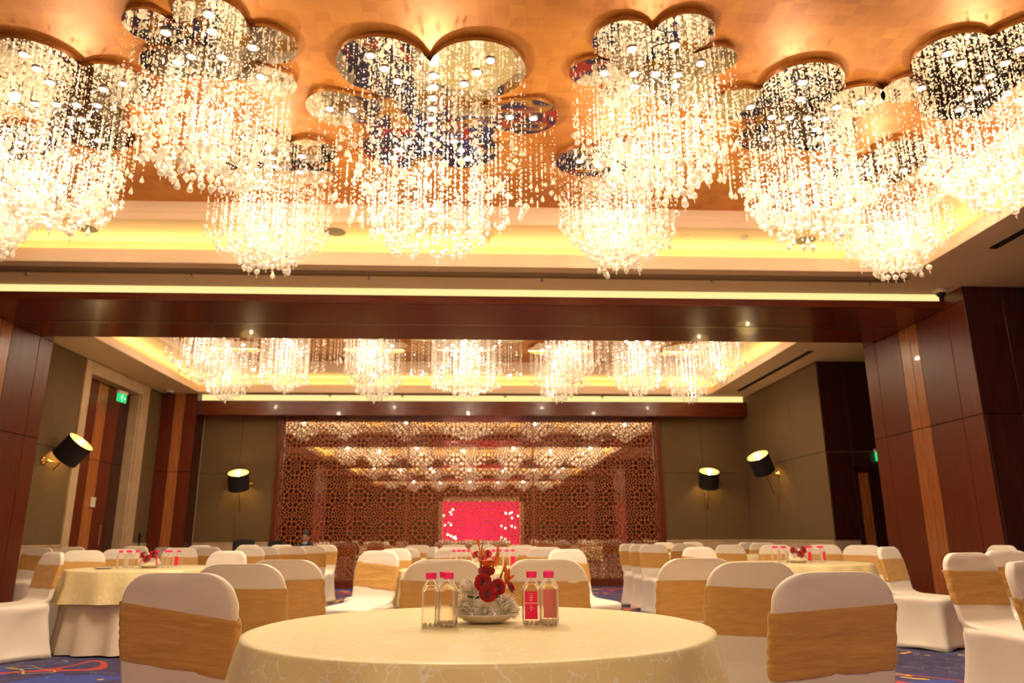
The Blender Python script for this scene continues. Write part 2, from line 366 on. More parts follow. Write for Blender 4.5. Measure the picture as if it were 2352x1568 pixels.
# far bay right: alcove + fabric wall
wr = struct(MB().box(XR+.02, 12.89, 0, XN, YF+.1, ZC+.03), 'wall_right', m_stone)
MB().box(XR-.012, 12.87, .02, XR+.02, YF, .93, .003).obj('dado_panel', m_stone, wr)
MB().box(XR-.022, 12.87, .93, XR+.02, YF, .96, .004).obj('dado_cap', m_stone, wr)
for a, b in ((12.87, 14.2), (14.2, 15.5), (15.5, 16.8)):
    for z0, z1 in ((.96, 2.48), (2.48, ZC)): MB().box(XR, a+.003, z0+.003, XR+.02, b-.003, z1-.003, .003).obj('fabric_panel', m_fabric, wr)
panel_set(wr, 'y', 12.89, -1, [(XR+.02, 6.68, *WD), (7.62, 8.98, *WD)], [(.96, 2.47), (2.47, ZC)])
panel_set(wr, 'y', 12.89, -1, [(6.68, 7.62, *WD)], [(2.20, 2.47), (2.47, ZC)])
MB().box(XR+.02, 12.862, 0, 6.62, 12.89, .93, .003).obj('dado_panel', m_stone, wr)
MB().box(7.7, 12.862, 0, 8.98, 12.89, .93, .003).obj('dado_panel', m_stone, wr)
d2 = struct(MB().box(6.72, 12.87, 0, 7.15, 12.888, 2.16, .003).box(7.16, 12.87, 0, 7.58, 12.888, 2.16, .003), 'door_2', m_wood2)
MB().box(6.66, 12.85, 0, 6.72, 12.888, 2.2).box(7.58, 12.85, 0, 7.64, 12.888, 2.2).box(6.66, 12.85, 2.16, 7.64, 12.888, 2.2).obj('door_frame', m_wood2, d2)
MB().box(6.74, 12.862, .05, 6.92, 12.872, 2.1).obj('copper_panel', m_copper, d2)
MB().tube([(7.1, 12.82, .95), (7.1, 12.82, 1.2)], .01).obj('door_handle', m_steel, d2)
struct(MB().box(XN, 11.2, 0, XN+.15, 13, ZC+.03), 'wall_right', m_wood2)
# far bay left wall with door recess
wl = struct(MB().box(-7.3, 11.1, 0, XL-.02, 12.98, ZC+.03).box(-7.3, 15.23, 0, XL-.02, YF+.1, ZC+.03).box(-7.3, 12.98, 3.9, XL-.02, 15.23, ZC+.03).box(-7.4, 11.1, 0, -7.3, YF+.1, ZC+.03), 'wall_left', m_stone)
for a, b in ((11.15, 12.98), (15.62, 16.3)):
    for z0, z1 in ((.96, 2.48), (2.48, ZC)): MB().box(XL-.02, a+.003, z0+.003, XL, b-.003, z1-.003, .003).obj('fabric_panel', m_fabric, wl)
    MB().box(XL-.02, a, .02, XL+.012, b, .93, .003).obj('dado_panel', m_stone, wl)
    MB().box(XL-.02, a, .93, XL+.022, b, .96, .004).obj('dado_cap', m_stone, wl)
fr = struct(MB().box(-6.95, 12.98, 0, XL+.03, 13.2, 4.1, .004).box(-6.95, 15.27, 0, XL+.03, 15.6, 4.1, .004).box(-6.95, 13.2, 3.88, XL+.03, 15.27, 4.1, .004), 'trim_20', m_stone)
d1 = struct(MB().box(-7.02, 13.2, 0, -6.99, 15.27, 3.88), 'door_1', m_wood2)
for i, (a, b, mm, nm_) in enumerate(((13.2, 13.95, *W), (13.95, 14.32, *WC), (14.32, 14.8, *W), (14.8, 15.27, *WD))):
    for z0, z1 in ((0.02, 2.45), (2.45, 3.88)): MB().box(-6.99, a+.004, z0+.004, -6.965, b-.004, z1-.004, .003).obj(nm_, mm, d1)
MB().tube([(-6.9, 14.55, .95), (-6.9, 14.55, 1.3)], .012).obj('door_handle', m_steel, d1)
# far wall with niche for the lattice screen
wb = struct(MB().box(-7.4, YF+.35, 0, XN, YF+.5, ZC+.03).box(-7.4, YF+.02, 0, -4.36, YF+.35, ZC).box(4.26, YF+.02, 0, XN, YF+.35, ZC), 'wall_back', m_stone)
for a, b in ((-6.0, -5.15), (-5.15, -4.36), (4.26, 5.2), (5.2, XR)):
    for z0, z1 in ((.96, 2.42), (2.42, 3.68)): MB().box(a+.003, YF, z0+.003, b-.003, YF+.02, z1-.003, .003).obj('fabric_panel', m_fabric, wb)
    MB().box(a, YF-.012, .02, b, YF+.02, .93, .003).obj('dado_panel', m_stone, wb)
    MB().box(a, YF-.022, .93, b, YF+.02, .96, .004).obj('dado_cap', m_stone, wb)
hd = struct(MB().box(XL, 16.42, 3.66, XR, YF+.35, 3.98, .003), 'beam_header', m_woodh)
tag(MB().box(-6.0, 16.5, 3.99, XR-.05, 16.56, ZC+.03).obj('slot_light', m_cove2), 'yellow light strip above the far wall header', 'light')
struct(MB().box(-7.4, 16.56, ZC-.0, XN, YF+.5, ZC+.05), 'ceiling_edge', m_ceil)
ccol = struct(MB().box(XL, 16.32, 0, -6.02, YF+.02, ZC), 'wall_column_corner', m_wood2)
panel_set(ccol, 'y', 16.32, -1, [(XL, -6.5, *W), (-6.5, -6.28, *WC), (-6.28, -6.02, *W)], [(0, 2.42), (2.42, ZC)])
# end wall behind the viewpoint with the red lit stage
we = struct(MB().box(-XN-.2, YEND-.2, 0, XN+.2, YEND, ZC+.9), 'wall_front', m_fabric)
st = tag(empty('stage_backdrop', (.5, YEND+.3, 0)), 'red lit stage backdrop seen mirrored through the lattice', 'backdrop')
def child(mb, nm, m, p, **kw):
    o = mb.obj(nm, m, p, **kw); o.matrix_parent_inverse = p.matrix_basis.inverted() if p.matrix_basis != Matrix() else Matrix(); return o
bpy.context.view_layer.update()
child(MB().box(-1.85, YEND+.25, .5, 2.85, YEND+.35, 3.15), 'backdrop_cloth', m_red, st)
child(MB().box(-2.1, YEND+.3, .0, -1.85, YEND+.55, 3.4).box(2.85, YEND+.3, 0, 3.1, YEND+.55, 3.4).box(-2.1, YEND+.3, 3.15, 3.1, YEND+.55, 3.4), 'backdrop_frame', m_stone, st)
for i in range(26):
    x, z = (rng.uniform(-1.8, -.9) if i % 2 else rng.uniform(1.7, 2.75)), rng.uniform(.6, 2.7)
    child(MB().lathe([(0.001, -.04), (.04, 0), (.001, .04)], (x, YEND+.45, z), 8), 'fairy_bulb', m_bulb, st)

# ------------------------------------------------------------------ lattice screen in front of mirror
SX0, SX1, SZ0, SZ1 = -4.28, 4.16, .14, 3.64
scr = tag(empty('lattice_screen', (0, YF, 0)), 'copper coloured cut lattice screen over mirror across the far wall', 'screen')
NX, NZ = 12, 5; tw, thh = (SX1-SX0)/NX, (SZ1-SZ0)/NZ
pts = [(0, 0)]
for n, rr, ph in ((12, .105, 0), (12, .185, .5), (12, .262, 0), (24, .335, .5)):
    for k in range(n): pts.append((rr*math.cos(2*PI*(k+ph)/n), rr*math.sin(2*PI*(k+ph)/n)))
pts.append((.5, .5))
for n, rr, ph in ((8, .10, 0), (8, .185, .5)):
    for k in range(n): pts.append((.5+rr*math.cos(2*PI*(k+ph)/n), .5+rr*math.sin(2*PI*(k+ph)/n)))
for k in range(4):
    for q, s_ in ((.44, .0), (.42, .095), (.42, -.095), (.5, .05)):
        a = k*PI/2; pts.append((q*math.cos(a)-s_*math.sin(a), q*math.sin(a)+s_*math.cos(a)))
P = []
for x, y in pts:
    x, y = x % 1, y % 1
    if all(min(abs(x-a), 1-abs(x-a))**2+min(abs(y-b), 1-abs(y-b))**2 > .0022 for a, b in P): P.append((x, y))
allP = [(x+i, y+j) for i in (-1, 0, 1) for j in (-1, 0, 1) for x, y in P]
def cell(p):
    poly = [(p[0]-.2, p[1]-.2), (p[0]+.2, p[1]-.2), (p[0]+.2, p[1]+.2), (p[0]-.2, p[1]+.2)]
    for q in allP:
        dx, dy = q[0]-p[0], q[1]-p[1]; d2_ = dx*dx+dy*dy
        if d2_ < 1e-9 or d2_ > .16: continue
        mx, my = (q[0]+p[0])/2, (q[1]+p[1])/2; out = []
        for i in range(len(poly)):
            a, b = poly[i], poly[(i+1) % len(poly)]
            da = (a[0]-mx)*dx+(a[1]-my)*dy; db = (b[0]-mx)*dx+(b[1]-my)*dy
            if da <= 0: out.append(a)
            if (da < 0) != (db < 0) and abs(da-db) > 1e-12: t = da/(da-db); out.append((a[0]+(b[0]-a[0])*t, a[1]+(b[1]-a[1])*t))
        poly = out
        if not poly: break
    return poly
lat = MB()
for p in P:
    po = cell(p)
    q = [po[i] for i in range(len(po)) if math.dist(po[i], po[i-1]) > 1e-4]; n = len(q)
    cx, cy = sum(a[0] for a in q)/n, sum(a[1] for a in q)/n
    hole = []
    for i in range(n):
        a, b = q[i], q[(i+1) % n]
        for t in (.25, .75): x, y = a[0]+(b[0]-a[0])*t, a[1]+(b[1]-a[1])*t; hole.append((cx+(x-cx)*.85, cy+(y-cy)*.85))
    V = [((x-.0)*tw, 0, y*thh) for x, y in q]+[(x*tw, 0, y*thh) for x, y in hole]+[(x*tw, .014, y*thh) for x, y in hole]
    F = []
    for i in range(n):
        j = (i+1) % n; F += [(i, j, n+2*i+1, n+2*i), (j, n+2*j, n+2*i+1)]
    for k in range(2*n): F.append((n+k, n+(k+1) % (2*n), 3*n+(k+1) % (2*n), 3*n+k))
    lat.add(V, F)
latme = lat.mesh('lattice_panel', m_lattice)
for i in range(NX):
    for j in range(NZ): inst('lattice_panel', latme, scr, (SX0+i*tw, -.02, SZ0+j*thh))
fm = MB().box(-4.36, -.05, 0, -4.27, .05, 3.66, .004).box(4.15, -.05, 0, 4.26, .05, 3.66, .004).box(-4.27, -.05, 0, 4.15, .05, .15, .004)
fm.obj('screen_frame', m_wood, scr)
for x in (-1.47, 1.34): MB().box(x-.008, -.024, .15, x+.008, 0, 3.66).obj('frame_mullion', m_lattice, scr)
MB().box(-4.27, .14, .15, 4.15, .16, 3.66).obj('mirror_panel', m_mirror, scr)

# ------------------------------------------------------------------ ceiling fittings
def slot(loc, lx, ly, lab, m_slot=m_slot):
    o = tag(MB().box(-lx/2, -ly/2, -.012, lx/2, ly/2, .02, .002).obj('air_slot', m_slot), lab, 'air vent'); o.location = loc
    n = 2
    for k in range(n):
        q = MB().box(-lx/2+.01, -ly/2+ly*(k+1)/(n+1)-.004, -.018, lx/2-.01, -ly/2+ly*(k+1)/(n+1)+.004, -.01) if lx > ly else MB().box(-lx/2+lx*(k+1)/(n+1)-.004, -ly/2+.01, -.018, -lx/2+lx*(k+1)/(n+1)+.004, ly/2-.01, -.01)
        q.obj('vent_blade', m_slot, o)
    return o
slot((-.35, 8.46, ZC), 11.4, .19, 'long brown air slot in the ceiling before the beam')
o = slot((5.72, 5.3, ZC), .09, 4.2, 'black air slot in the near right ceiling margin', m_black); 
slot((5.78, 13.9, ZC), .09, 3.6, 'black air slot in the far right ceiling margin', m_black)
slot((-.3, 16.3, ZC), 10.6, .08, 'brown air slot in the ceiling by the far wall')
SPK = [((-4.45, 8.12), 'leftmost round ceiling speaker in the coffer band'), ((-1.63, 8.11), 'middle round ceiling speaker between the small and centre chandeliers'), ((3.97, 8.16), 'right round ceiling speaker beside the right chandelier')]
sp = MB().lathe([(.125, 0), (.125, -.008), (.115, -.012)], n=32)
for i, ((x, y), lab) in enumerate(SPK):
    o = tag(sp.obj('ceiling_speaker', m_speaker), lab, 'speaker', 'round ceiling speakers'); o.location = (x, y, ZB)
    q = MB().lathe([(.135, 0), (.135, -.006), (.126, -.009), (.126, 0)], n=32, cap0=False, cap1=False).obj('speaker_rim', m_ceil, o)
o = tag(MB().lathe([(.075, 0), (.07, -.015), (.03, -.03), (.022, -.07), (.012, -.095), (.001, -.10)], n=20).obj('smoke_detector', m_ceil, smooth=True), 'cream cone shaped detector on the coffer band near the centre', 'detector'); o.location = (.15, 8.16, ZB)
o = tag(MB().lathe([(.05, 0), (.05, -.02), (.035, -.035), (.01, -.04)], n=20).obj('smoke_detector', m_white), 'small white smoke detector left of the right ceiling speaker', 'detector'); o.location = (3.2, 8.11, ZB)
for (x, y), lab in (((-2.93, 8.08), 'flat round ceiling disc between the left speakers'), ((-.31, 8.08), 'flat round ceiling disc beside the cone detector'), ((2.5, 8.1), 'flat round ceiling disc right of the small chandelier'), ((5.0, 8.25), 'flat round ceiling disc near the coffer corner')):
    o = tag(MB().lathe([(.05, 0), (.05, -.006), (.046, -.008)], n=20).obj('ceiling_disc', m_ceil), lab, 'cover plate', 'flat ceiling discs'); o.location = (x, y, ZB)
spr = MB().lathe([(.04, 0), (.04, -.006), (.012, -.012), (.012, -.035), (.024, -.04), (.024, -.045), (.001, -.048)], n=14)
for i, x in enumerate((-5.3, -3.38, -1.28, .82, 2.92, 4.93)):
    o = tag(spr.obj('fire_sprinkler', m_steel), ('%s fire sprinkler from the left along the beam side slot' % ('first', 'second', 'third', 'fourth', 'fifth', 'sixth')[i]), 'sprinkler', 'fire sprinklers before the beam'); o.location = (x, 8.56, ZC)
for i, x in enumerate((-3.2, -1.6, .7, 2.9, 5.0)):
    o = tag(spr.obj('fire_sprinkler', m_white), ('%s far ceiling sprinkler from the left by the far wall' % ('first', 'second', 'third', 'fourth', 'fifth')[i]), 'sprinkler', 'fire sprinklers by the far wall'); o.location = (x, 16.46, ZC)
def cctv(loc, lab):
    o = tag(MB().lathe([(.09, 0), (.09, -.035), (.075, -.05)], n=20).obj('security_camera', m_white), lab, 'camera'); o.location = loc
    MB().lathe([(.06, -.045), (.055, -.075), (.03, -.1), (.001, -.105)], n=16).obj('dome', m_blackp, o, smooth=True)
cctv((6.02, 8.83, ZC), 'white dome security camera by the right column'); cctv((-6.5, 15.95, ZC), 'white dome security camera in the far left ceiling corner')

# exit signs, plates
def exit_sign(loc, rz, lab):
    e = tag(empty('exit_sign', loc, rz), lab, 'sign')
    MB().box(-.15, -.03, .10, .15, .03, .15, .004).obj('sign_housing', m_white, e)
    MB().box(-.145, -.008, -.06, .145, .008, .10).obj('sign_panel', m_green, e)
    for y in (-.0095,):
        g = MB()
        g.lathe([(.001, -.002), (.018, -.002), (.018, .002), (.001, .002)], (.0, y, .07), 10, R_=Matrix.Rotation(PI/2, 3, 'X'))
        for a, b, w_ in (((0, .055), (-.02, .01), .014), ((-.02, .01), (-.05, .0), .008), ((-.02, .01), (.015, -.015), .008), ((.015, -.015), (.0, -.045), .008), ((0, .05), (.03, .035), .007), ((0, .05), (-.035, .042), .007)):
            g.tube([(a[0], y, a[1]), (b[0], y, b[1])], w_*.6, 4)
        g.box(.08, y-.001, .010, .12, y+.001, .022).add([(.05, y-.001, .016), (.085, y-.001, .042), (.085, y-.001, -.01)], [(0, 1, 2)])
        g.obj('running_person_pictogram', m_exitw, e)
exit_sign((-6.7, 14.3, 3.62), PI/2-.12, 'green running person exit sign above the left door')
exit_sign((7.2, 12.80, 2.36), 0, 'green exit sign above the dark door in the right alcove')
o = tag(MB().box(-.13, -.004, -.07, .13, .004, .07, .002).obj('door_plate', m_green), 'small green notice plate on the dark door of right alcove', 'sign'); o.location = (7.28, 12.862, 2.02)
e = tag(empty('wall_switch', (-6.955, 14.24, 1.70), 0), 'cream switch plate on the tall left door', 'switch')
MB().box(0, -.09, -.09, .02, .09, .09, .004).obj('switch_plate', m_white, e)
MB().box(.02, -.02, -.04, .028, .02, .04, .002).obj('rocker', m_white, e)

# wall sconces
def sconce(loc, wall_n, shade_c, axis, lab, rod=.70):
    """loc: rosette on the wall, shade_c: shade centre, axis: direction the shade opening points (all world)"""
    e = tag(empty('wall_sconce', loc), lab, 'wall lamp'); o_ = Vector(loc)
    Rx = Vector((0, 0, 1)).rotation_difference(Vector((*wall_n, 0))).to_matrix()
    MB().lathe([(.075, 0), (.075, .012), (.05, .03), (.03, .05), (.028, .07), (.001, .075)], n=24, R_=Rx).obj('wall_rosette', m_brass, e, smooth=True)
    c = Vector(shade_c)-o_; T = Vector((0, 0, 1)).rotation_difference(Vector(axis).normalized()).to_matrix(); cc = tuple(c)
    piv = c+T @ Vector((0, 0, -.27)); n_ = Vector((*wall_n, 0))
    MB().tube([tuple(n_*.06), tuple(piv)], .009, 8).obj('arm', m_brass, e)
    MB().tube([tuple(c+T @ Vector((0, 0, -rod))), tuple(c+T @ Vector((0, 0, -.1)))], .008, 8).obj('tilt_rod', m_dkbrass, e)
    MB().lathe([(.001, -rod-.035), (.013, -rod-.025), (.013, -rod-.005), (.001, -rod)], cc, 8, R_=T).obj('rod_finial', m_brass, e)
    rs, h = .215, .185
    MB().lathe([(rs, -h), (rs, h)], cc, 40, False, False, R_=T).obj('lamp_shade', m_black, e, smooth=True)
    MB().lathe([(rs-.004, -h), (rs-.004, h)], cc, 40, False, False, R_=T).obj('shade_lining', m_shadein, e, smooth=True)
    MB().lathe([(.001, .0), (.03, .02), (.04, .06), (.03, .10), (.001, .12)], cc, 12, R_=T).obj('bulb', m_bulb, e, smooth=True)
    MB().lathe([(.014, -.16), (.014, .0)], cc, 10, R_=T).obj('lamp_holder', m_brass, e)
    l = bpy.data.lights.new('sconce_lamp', 'POINT'); l.energy = 5; l.color = (1, .72, .22); l.shadow_soft_size = .03
    lo = bpy.data.objects.new('sconce_lamp', l); C.objects.link(lo); lo.parent = e; lo.location = c+T @ Vector((0, 0, -.05))
sconce((XL, 12.15, 2.25), (1, 0), (-6.50, 12.45, 2.44), (.656, -.037, .75), 'black drum wall lamp on brass arm beside the tall left door', .92)
sconce((XR, 14.98, 2.26), (-1, 0), (5.78, 14.8, 2.44), (-.44, -.31, .84), 'black drum wall lamp on the right fabric wall')
sconce((-4.88, YF, 2.20), (0, -1), (-5.05, 16.5, 2.24), (.026, -.43, .9), 'black drum wall lamp on the far wall left of the lattice')
sconce((5.15, YF, 2.16), (0, -1), (5.23, 16.5, 2.26), (-.03, -.43, .9), 'black drum wall lamp on the far wall right of the lattice')

# ------------------------------------------------------------------ chandeliers
ZP = 4.705
def strand_pts(L, g):
    out = []; z = -.05-g.uniform(0, .06)
    while z > -L+.015:
        low = z < -L*.55
        if g.random() < (.16 if low else .08): out.append((z, .0085, .030))
        elif low: rr = g.uniform(.006, .014); out.append((z, rr, rr))
        else: rr = g.uniform(.0045, .009); out.append((z, rr, rr))
        z -= g.uniform(.026, .06) if low else g.uniform(.06, .13)
    return out
def strand_mesh(L, v):
    q = MB(); q.tube([(0, 0, 0), (0, 0, -L)], .0004, 3)
    for z, a, b in strand_pts(L, rng): q.octa((0, 0, z), a, b)
    me = q.mesh('crystal_strand', m_crys); me.materials.append(m_wire)
    for p in me.polygons:
        if all(abs(me.vertices[i].co.x) < .001 and abs(me.vertices[i].co.y) < .001 for i in p.vertices): p.material_index = 1
    return me
LENS = [.45, .55, .65, .75, .85, .95, 1.05, 1.15, 1.25]
SM = {L: [strand_mesh(L, v) for v in range(4)] for L in LENS}
def drop(kind):
    q = MB()
    if kind == 0: q.lathe([(.001, 0), (.020, -.016), (.024, -.026), (.018, -.042), (.001, -.05)], n=7).octa((0, 0, -.066), .006, .02)
    elif kind == 1: q.lathe([(.001, 0), (.006, -.015), (.017, -.045), (.019, -.056), (.013, -.068), (.001, -.073)], n=7)
    elif kind == 2: q.box(-.008, -.005, -.075, .008, .005, 0, .002)
    else: q.lathe([(.001, 0), (.022, -.02), (.026, -.03), (.001, -.066)], n=6)
    return q.mesh('crystal_drop', m_crys)
DM = [drop(k) for k in range(4)]
ringlens = MB().lathe([(.045, 0), (.045, -.008), (.032, -.010), (.030, -.004)], n=16, cap0=False, cap1=False).mesh('downlight_bezel', m_steel)
lens = MB().lathe([(.001, -.005), (.029, -.005)], n=14, cap0=False, cap1=False).mesh('downlight', m_disc)
def outline(lobes, n=200):
    lobes = [tuple(q*1.0238 for q in l) for l in lobes]; a = np.array(lobes); c = (a[:, :2]*a[:, 2:]**2).sum(0)/(a[:, 2]**2).sum(); out = []
    for k in range(n):
        th = 2*PI*k/n; d = np.array([math.cos(th), math.sin(th)]); best = .1
        for x, y, rr in lobes:
            o_ = np.array([x, y])-c; b = o_ @ d; dd = b*b-(o_ @ o_-rr*rr)
            if dd >= 0: best = max(best, b+math.sqrt(dd))
        out.append(best)
    return c, np.array(out)
def lamp_or_glow(kind, loc, e, size, parent):
    if parent.location.y < 2: e *= REAR
    elif parent.location.y > 11: e *= .8 if kind == 'SPOT' else .5
    l = bpy.data.lights.new('chandelier_lamp_or_added_glow', kind); l.energy = e; l.color = WARM; l.shadow_soft_size = size
    if kind == 'SPOT': l.spot_size = R(135); l.spot_blend = 1
    o = bpy.data.objects.new('chandelier_lamp_or_added_glow', l); C.objects.link(o); o.location = loc; o.parent = parent; return o
def make_canopy(e, c, rad):
    n = len(rad); th = [2*PI*k/n for k in range(n)]
    lp = lambda s, z: [(rad[k]*s*math.cos(th[k]), rad[k]*s*math.sin(th[k]), z) for k in range(n)]
    MB().loft([lp(.985, .035), lp(.985, ZO-ZP-.002)], False, False).obj('canopy_rim', m_copper, e)
    MB().loft([lp(.992, .03), lp(1, .028), lp(1, .0)], True, True).obj('mirror_plate', m_plate, e)
def make_chandelier(lobes, Lmax, Ledge, label, budget=215):
    c, rad = outline(lobes); e = tag(empty('crystal_chandelier', (c[0], c[1], ZP)), label, 'chandelier', 'cloud shaped crystal chandeliers')
    make_canopy(e, c, rad)
    n = len(rad); Rm = float(np.median(rad)); ra = lambda t: rad[int(t/(2*PI)*n) % n]
    sm = np.convolve(np.concatenate([rad, rad, rad]), np.ones(31)/31, 'same')[n:2*n]; sa = lambda t: sm[int(t/(2*PI)*n) % n]
    lobes = [tuple(q*1.0238 for q in l) for l in lobes]
    for x, y, rr in lobes:          # row of downlights across each lobe
        dx, dy = x-c[0], y-c[1]; d = math.hypot(dx, dy); k = max(2, int(rr/.085)); ux, uy = (dx/d, dy/d) if d > .12 else (1, 0)
        for i in range(k):
            t = (i/(k-1)-.35)*1.5*rr
            if t > rr-.06: continue
            px, py = dx+ux*t, dy+uy*t
            if any(math.hypot(px-q[0], py-q[1]) < .08 for q in e.get('dl', [])): continue
            e['dl'] = [list(q) for q in e.get('dl', [])]+[[px, py]]
            b = inst('downlight', lens, e, (px, py, 0)); inst('downlight_bezel', ringlens, b, (0, 0, 0))
    del e['dl']
    rings = [(.97, 0, Ledge, .065), (.87, .0, Ledge+.08, .07), (.76, .15, (Ledge+Lmax)/2-.06, .060), (.64, .35, (Ledge+Lmax)/2+.02, .07), (.50, .6, Lmax-.09, .056), (.37, .8, Lmax, .065), (.24, 1, Lmax-.12, .07), (.12, 1, Lmax-.22, .08)]
    tot = sum(2*PI*Rm*s/sp_ for s, m_, L, sp_ in rings); kf = max(1, tot/budget)
    extra = MB()
    def place(s, mixv, t):
        rr = s*((1-mixv)*ra(t)+mixv*min(sa(t), Rm*1.25)); rr = min(rr, ra(t)*.97); return rr*math.cos(t), rr*math.sin(t)
    for s, mixv, L, spc in rings:
        m = max(5, int(2*PI*Rm*s/spc/kf))
        for i in range(m):
            t = (i+.5*rng.random())/m*2*PI; x, y = place(s, mixv, t)
            Li = min(LENS, key=lambda q: abs(q-(L+rng.normal(0, .035))))
            st_ = inst('crystal_strand', SM[Li][rng.integers(4)], e, (x, y, 0), rng.uniform(0, 6))
            kd = int(rng.choice([1, 2, 1, 3])) if s > .8 else int(rng.choice([0, 0, 3, 1]))
            sc_ = (.9 if s > .8 else 1.25); inst('crystal_drop', DM[kd], st_, (0, 0, -Li), rng.uniform(0, 6), (sc_, sc_, sc_))
        for i in range(int(m*.3)):
            t = rng.uniform(0, 2*PI); x, y = place(s-.05, mixv, t); l = L-.06+rng.normal(0, .04)
            for z, a, b in strand_pts(l, rng): extra.octa((x, y, z), a, b)
            extra.octa((x, y, -l-.02), .019, .024)
    extra.obj('crystal_beads', m_crys, e, kind='stuff')
    a = float((rad**2).mean())
    lamp_or_glow('SPOT', (0, 0, -.06), K_SPOT*a/.5, .08, e); lamp_or_glow('POINT', (0, 0, -.55), K_GLOW*a/.5, .04, e)  # POINT is an added glow standing in for light the crystals scatter upward
    return e
D_ = [(-.36, 5.48, .42), (-0.73, 5.14, 0.37), (0.01, 5.16, 0.38), (-1.2, 5.74, 0.26), (0.44, 5.81, 0.28), (-0.41, 5.99, 0.58), (-0.72, 6.43, 0.35), (-0.14, 6.41, 0.35)]
B_ = [(-2.35, 4.73, 0.19), (-1.9, 4.63, 0.25), (-1.57, 4.91, 0.22), (-1.66, 5.38, 0.2), (-2.41, 5.18, 0.2), (-2.02, 5.06, 0.31)]
A_ = [(-3.44, 5.26, 0.36), (-2.92, 5.47, 0.28), (-3.92, 5.6, 0.23), (-3.49, 5.77, 0.45), (-3.48, 6.19, 0.36)]
Z_ = [(-4.6, 6.47, 0.29), (-4.11, 6.37, 0.25), (-4.6, 6.8, 0.31), (-4.36, 6.46, 0.31)]
C_ = [(-1.58, 6.51, 0.23), (-2.4, 6.85, 0.23), (-1.96, 6.48, 0.27), (-1.67, 6.96, 0.22), (-2.09, 6.97, 0.39)]
E_ = [(1.09, 4.74, 0.23), (1.52, 4.65, 0.23), (1.84, 4.95, 0.18), (0.92, 5.14, 0.18), (1.44, 5.13, 0.35), (1.25, 5.41, 0.22), (1.72, 5.36, 0.24)]
F_ = [(1.08, 6.59, 0.29), (1.71, 6.77, 0.28), (1.34, 6.47, 0.28), (1.43, 6.97, 0.32)]
G_ = [(2.68, 5.26, 0.33), (2.24, 5.53, 0.23), (3.22, 5.47, 0.25), (2.83, 5.71, 0.43), (2.71, 6.01, 0.29), (3.2, 5.99, 0.29)]
H_ = [(4.45, 6.57, 0.25), (4.06, 6.28, 0.24), (3.86, 6.73, 0.3), (4.28, 6.91, 0.35)]
I_ = [(3.57, 5.25, 0.2), (3.66, 4.81, 0.28), (4.13, 4.69, 0.34), (4.16, 5.26, 0.43), (4.61, 5.36, 0.35)]
for lob, Lm, Le, lab in ((D_, 1.20, .70, 'largest crystal chandelier, central in the near ceiling coffer'), (B_, 1.05, .62, 'crystal chandelier at upper left with its top lobe cut by the frame'),
                         (A_, 1.06, .66, 'wide crystal chandelier second from the left frame edge'), (Z_, 1.02, .66, 'crystal chandelier cut by the left frame edge'),
                         (C_, 1.02, .66, 'small low crystal chandelier just left of the central one'), (E_, 1.05, .62, 'crystal chandelier at the top just right of the central one'),
                         (F_, 1.0, .64, 'small low crystal chandelier just right of the central one'), (G_, 1.10, .68, 'broad crystal chandelier right of the topmost pair of lobes'),
                         (H_, 1.06, .66, 'low crystal chandelier nearest the right coffer corner'), (I_, 1.03, .64, 'crystal chandelier cut by the right frame edge')):
    make_chandelier(lob, Lm, Le, lab)

# far chandeliers: tiers as parts
def tier_mesh(rad, s, mixv, L, spc, big):
    q = MB(); n = len(rad); Rm = float(np.median(rad)); 
    m = int(2*PI*Rm*s/spc)
    for i in range(m):
        t = (i+rng.random()*.4)/m*2*PI; rr = min(s*((1-mixv)*rad[int(t/(2*PI)*n) % n]+mixv*Rm), rad[int(t/(2*PI)*n) % n]*.97)
        x, y = rr*math.cos(t), rr*math.sin(t); l = L+rng.normal(0, .025); z = -.04-rng.uniform(0, .06)
        q.tube([(x, y, 0), (x, y, -l)], .0018, 3)
        while z > -l: q.octa((x, y, z), rng.uniform(.009, .014)); z -= rng.uniform(.05, .09)
        q.octa((x, y, -l-.03), .022 if big else .014, .045 if big else .04)
    return q.mesh('crystal_tier', m_crys)
protos = {}
def far_proto(lobes, key, Lmax, Ledge):
    c, rad = outline(lobes, 120); n = 120; th = [2*PI*k/n for k in range(n)]
    lp = lambda s, z: [(rad[k]*s*math.cos(th[k]), rad[k]*s*math.sin(th[k]), z) for k in range(n)]
    T = [tier_mesh(rad, s, m_, L, spc, big) for s, m_, L, spc, big in ((.95, .2, Ledge, .085, 0), (.80, .5, Ledge+.06, .09, 1), (.62, .8, (Ledge+Lmax)/2+.03, .075, 1), (.42, 1, Lmax-.1, .075, 1), (.24, 1, Lmax, .07, 1), (.10, 1, Lmax+.04, .08, 1))]
    rim = MB().loft([lp(.985, .035), lp(.985, ZO-ZP-.002)], False, False).mesh('canopy_rim', m_copper)
    pl = MB().loft([lp(.992, .03), lp(1, .028), lp(1, 0)]).mesh('mirror_plate', m_plate)
    dl = []
    for x, y, rr in [tuple(q*1.0238 for q in l) for l in lobes]:
        dx, dy = x-c[0], y-c[1]; d = math.hypot(dx, dy); ux, uy = (dx/d, dy/d) if d > .12 else (1, 0); k = max(2, int(rr/.1))
        for i in range(k):
            t = (i/(k-1)-.3)*1.4*rr
            if t < rr-.05: dl.append((dx+ux*t, dy+uy*t))
    protos[key] = (T, rim, pl, dl, float((rad**2).mean()))
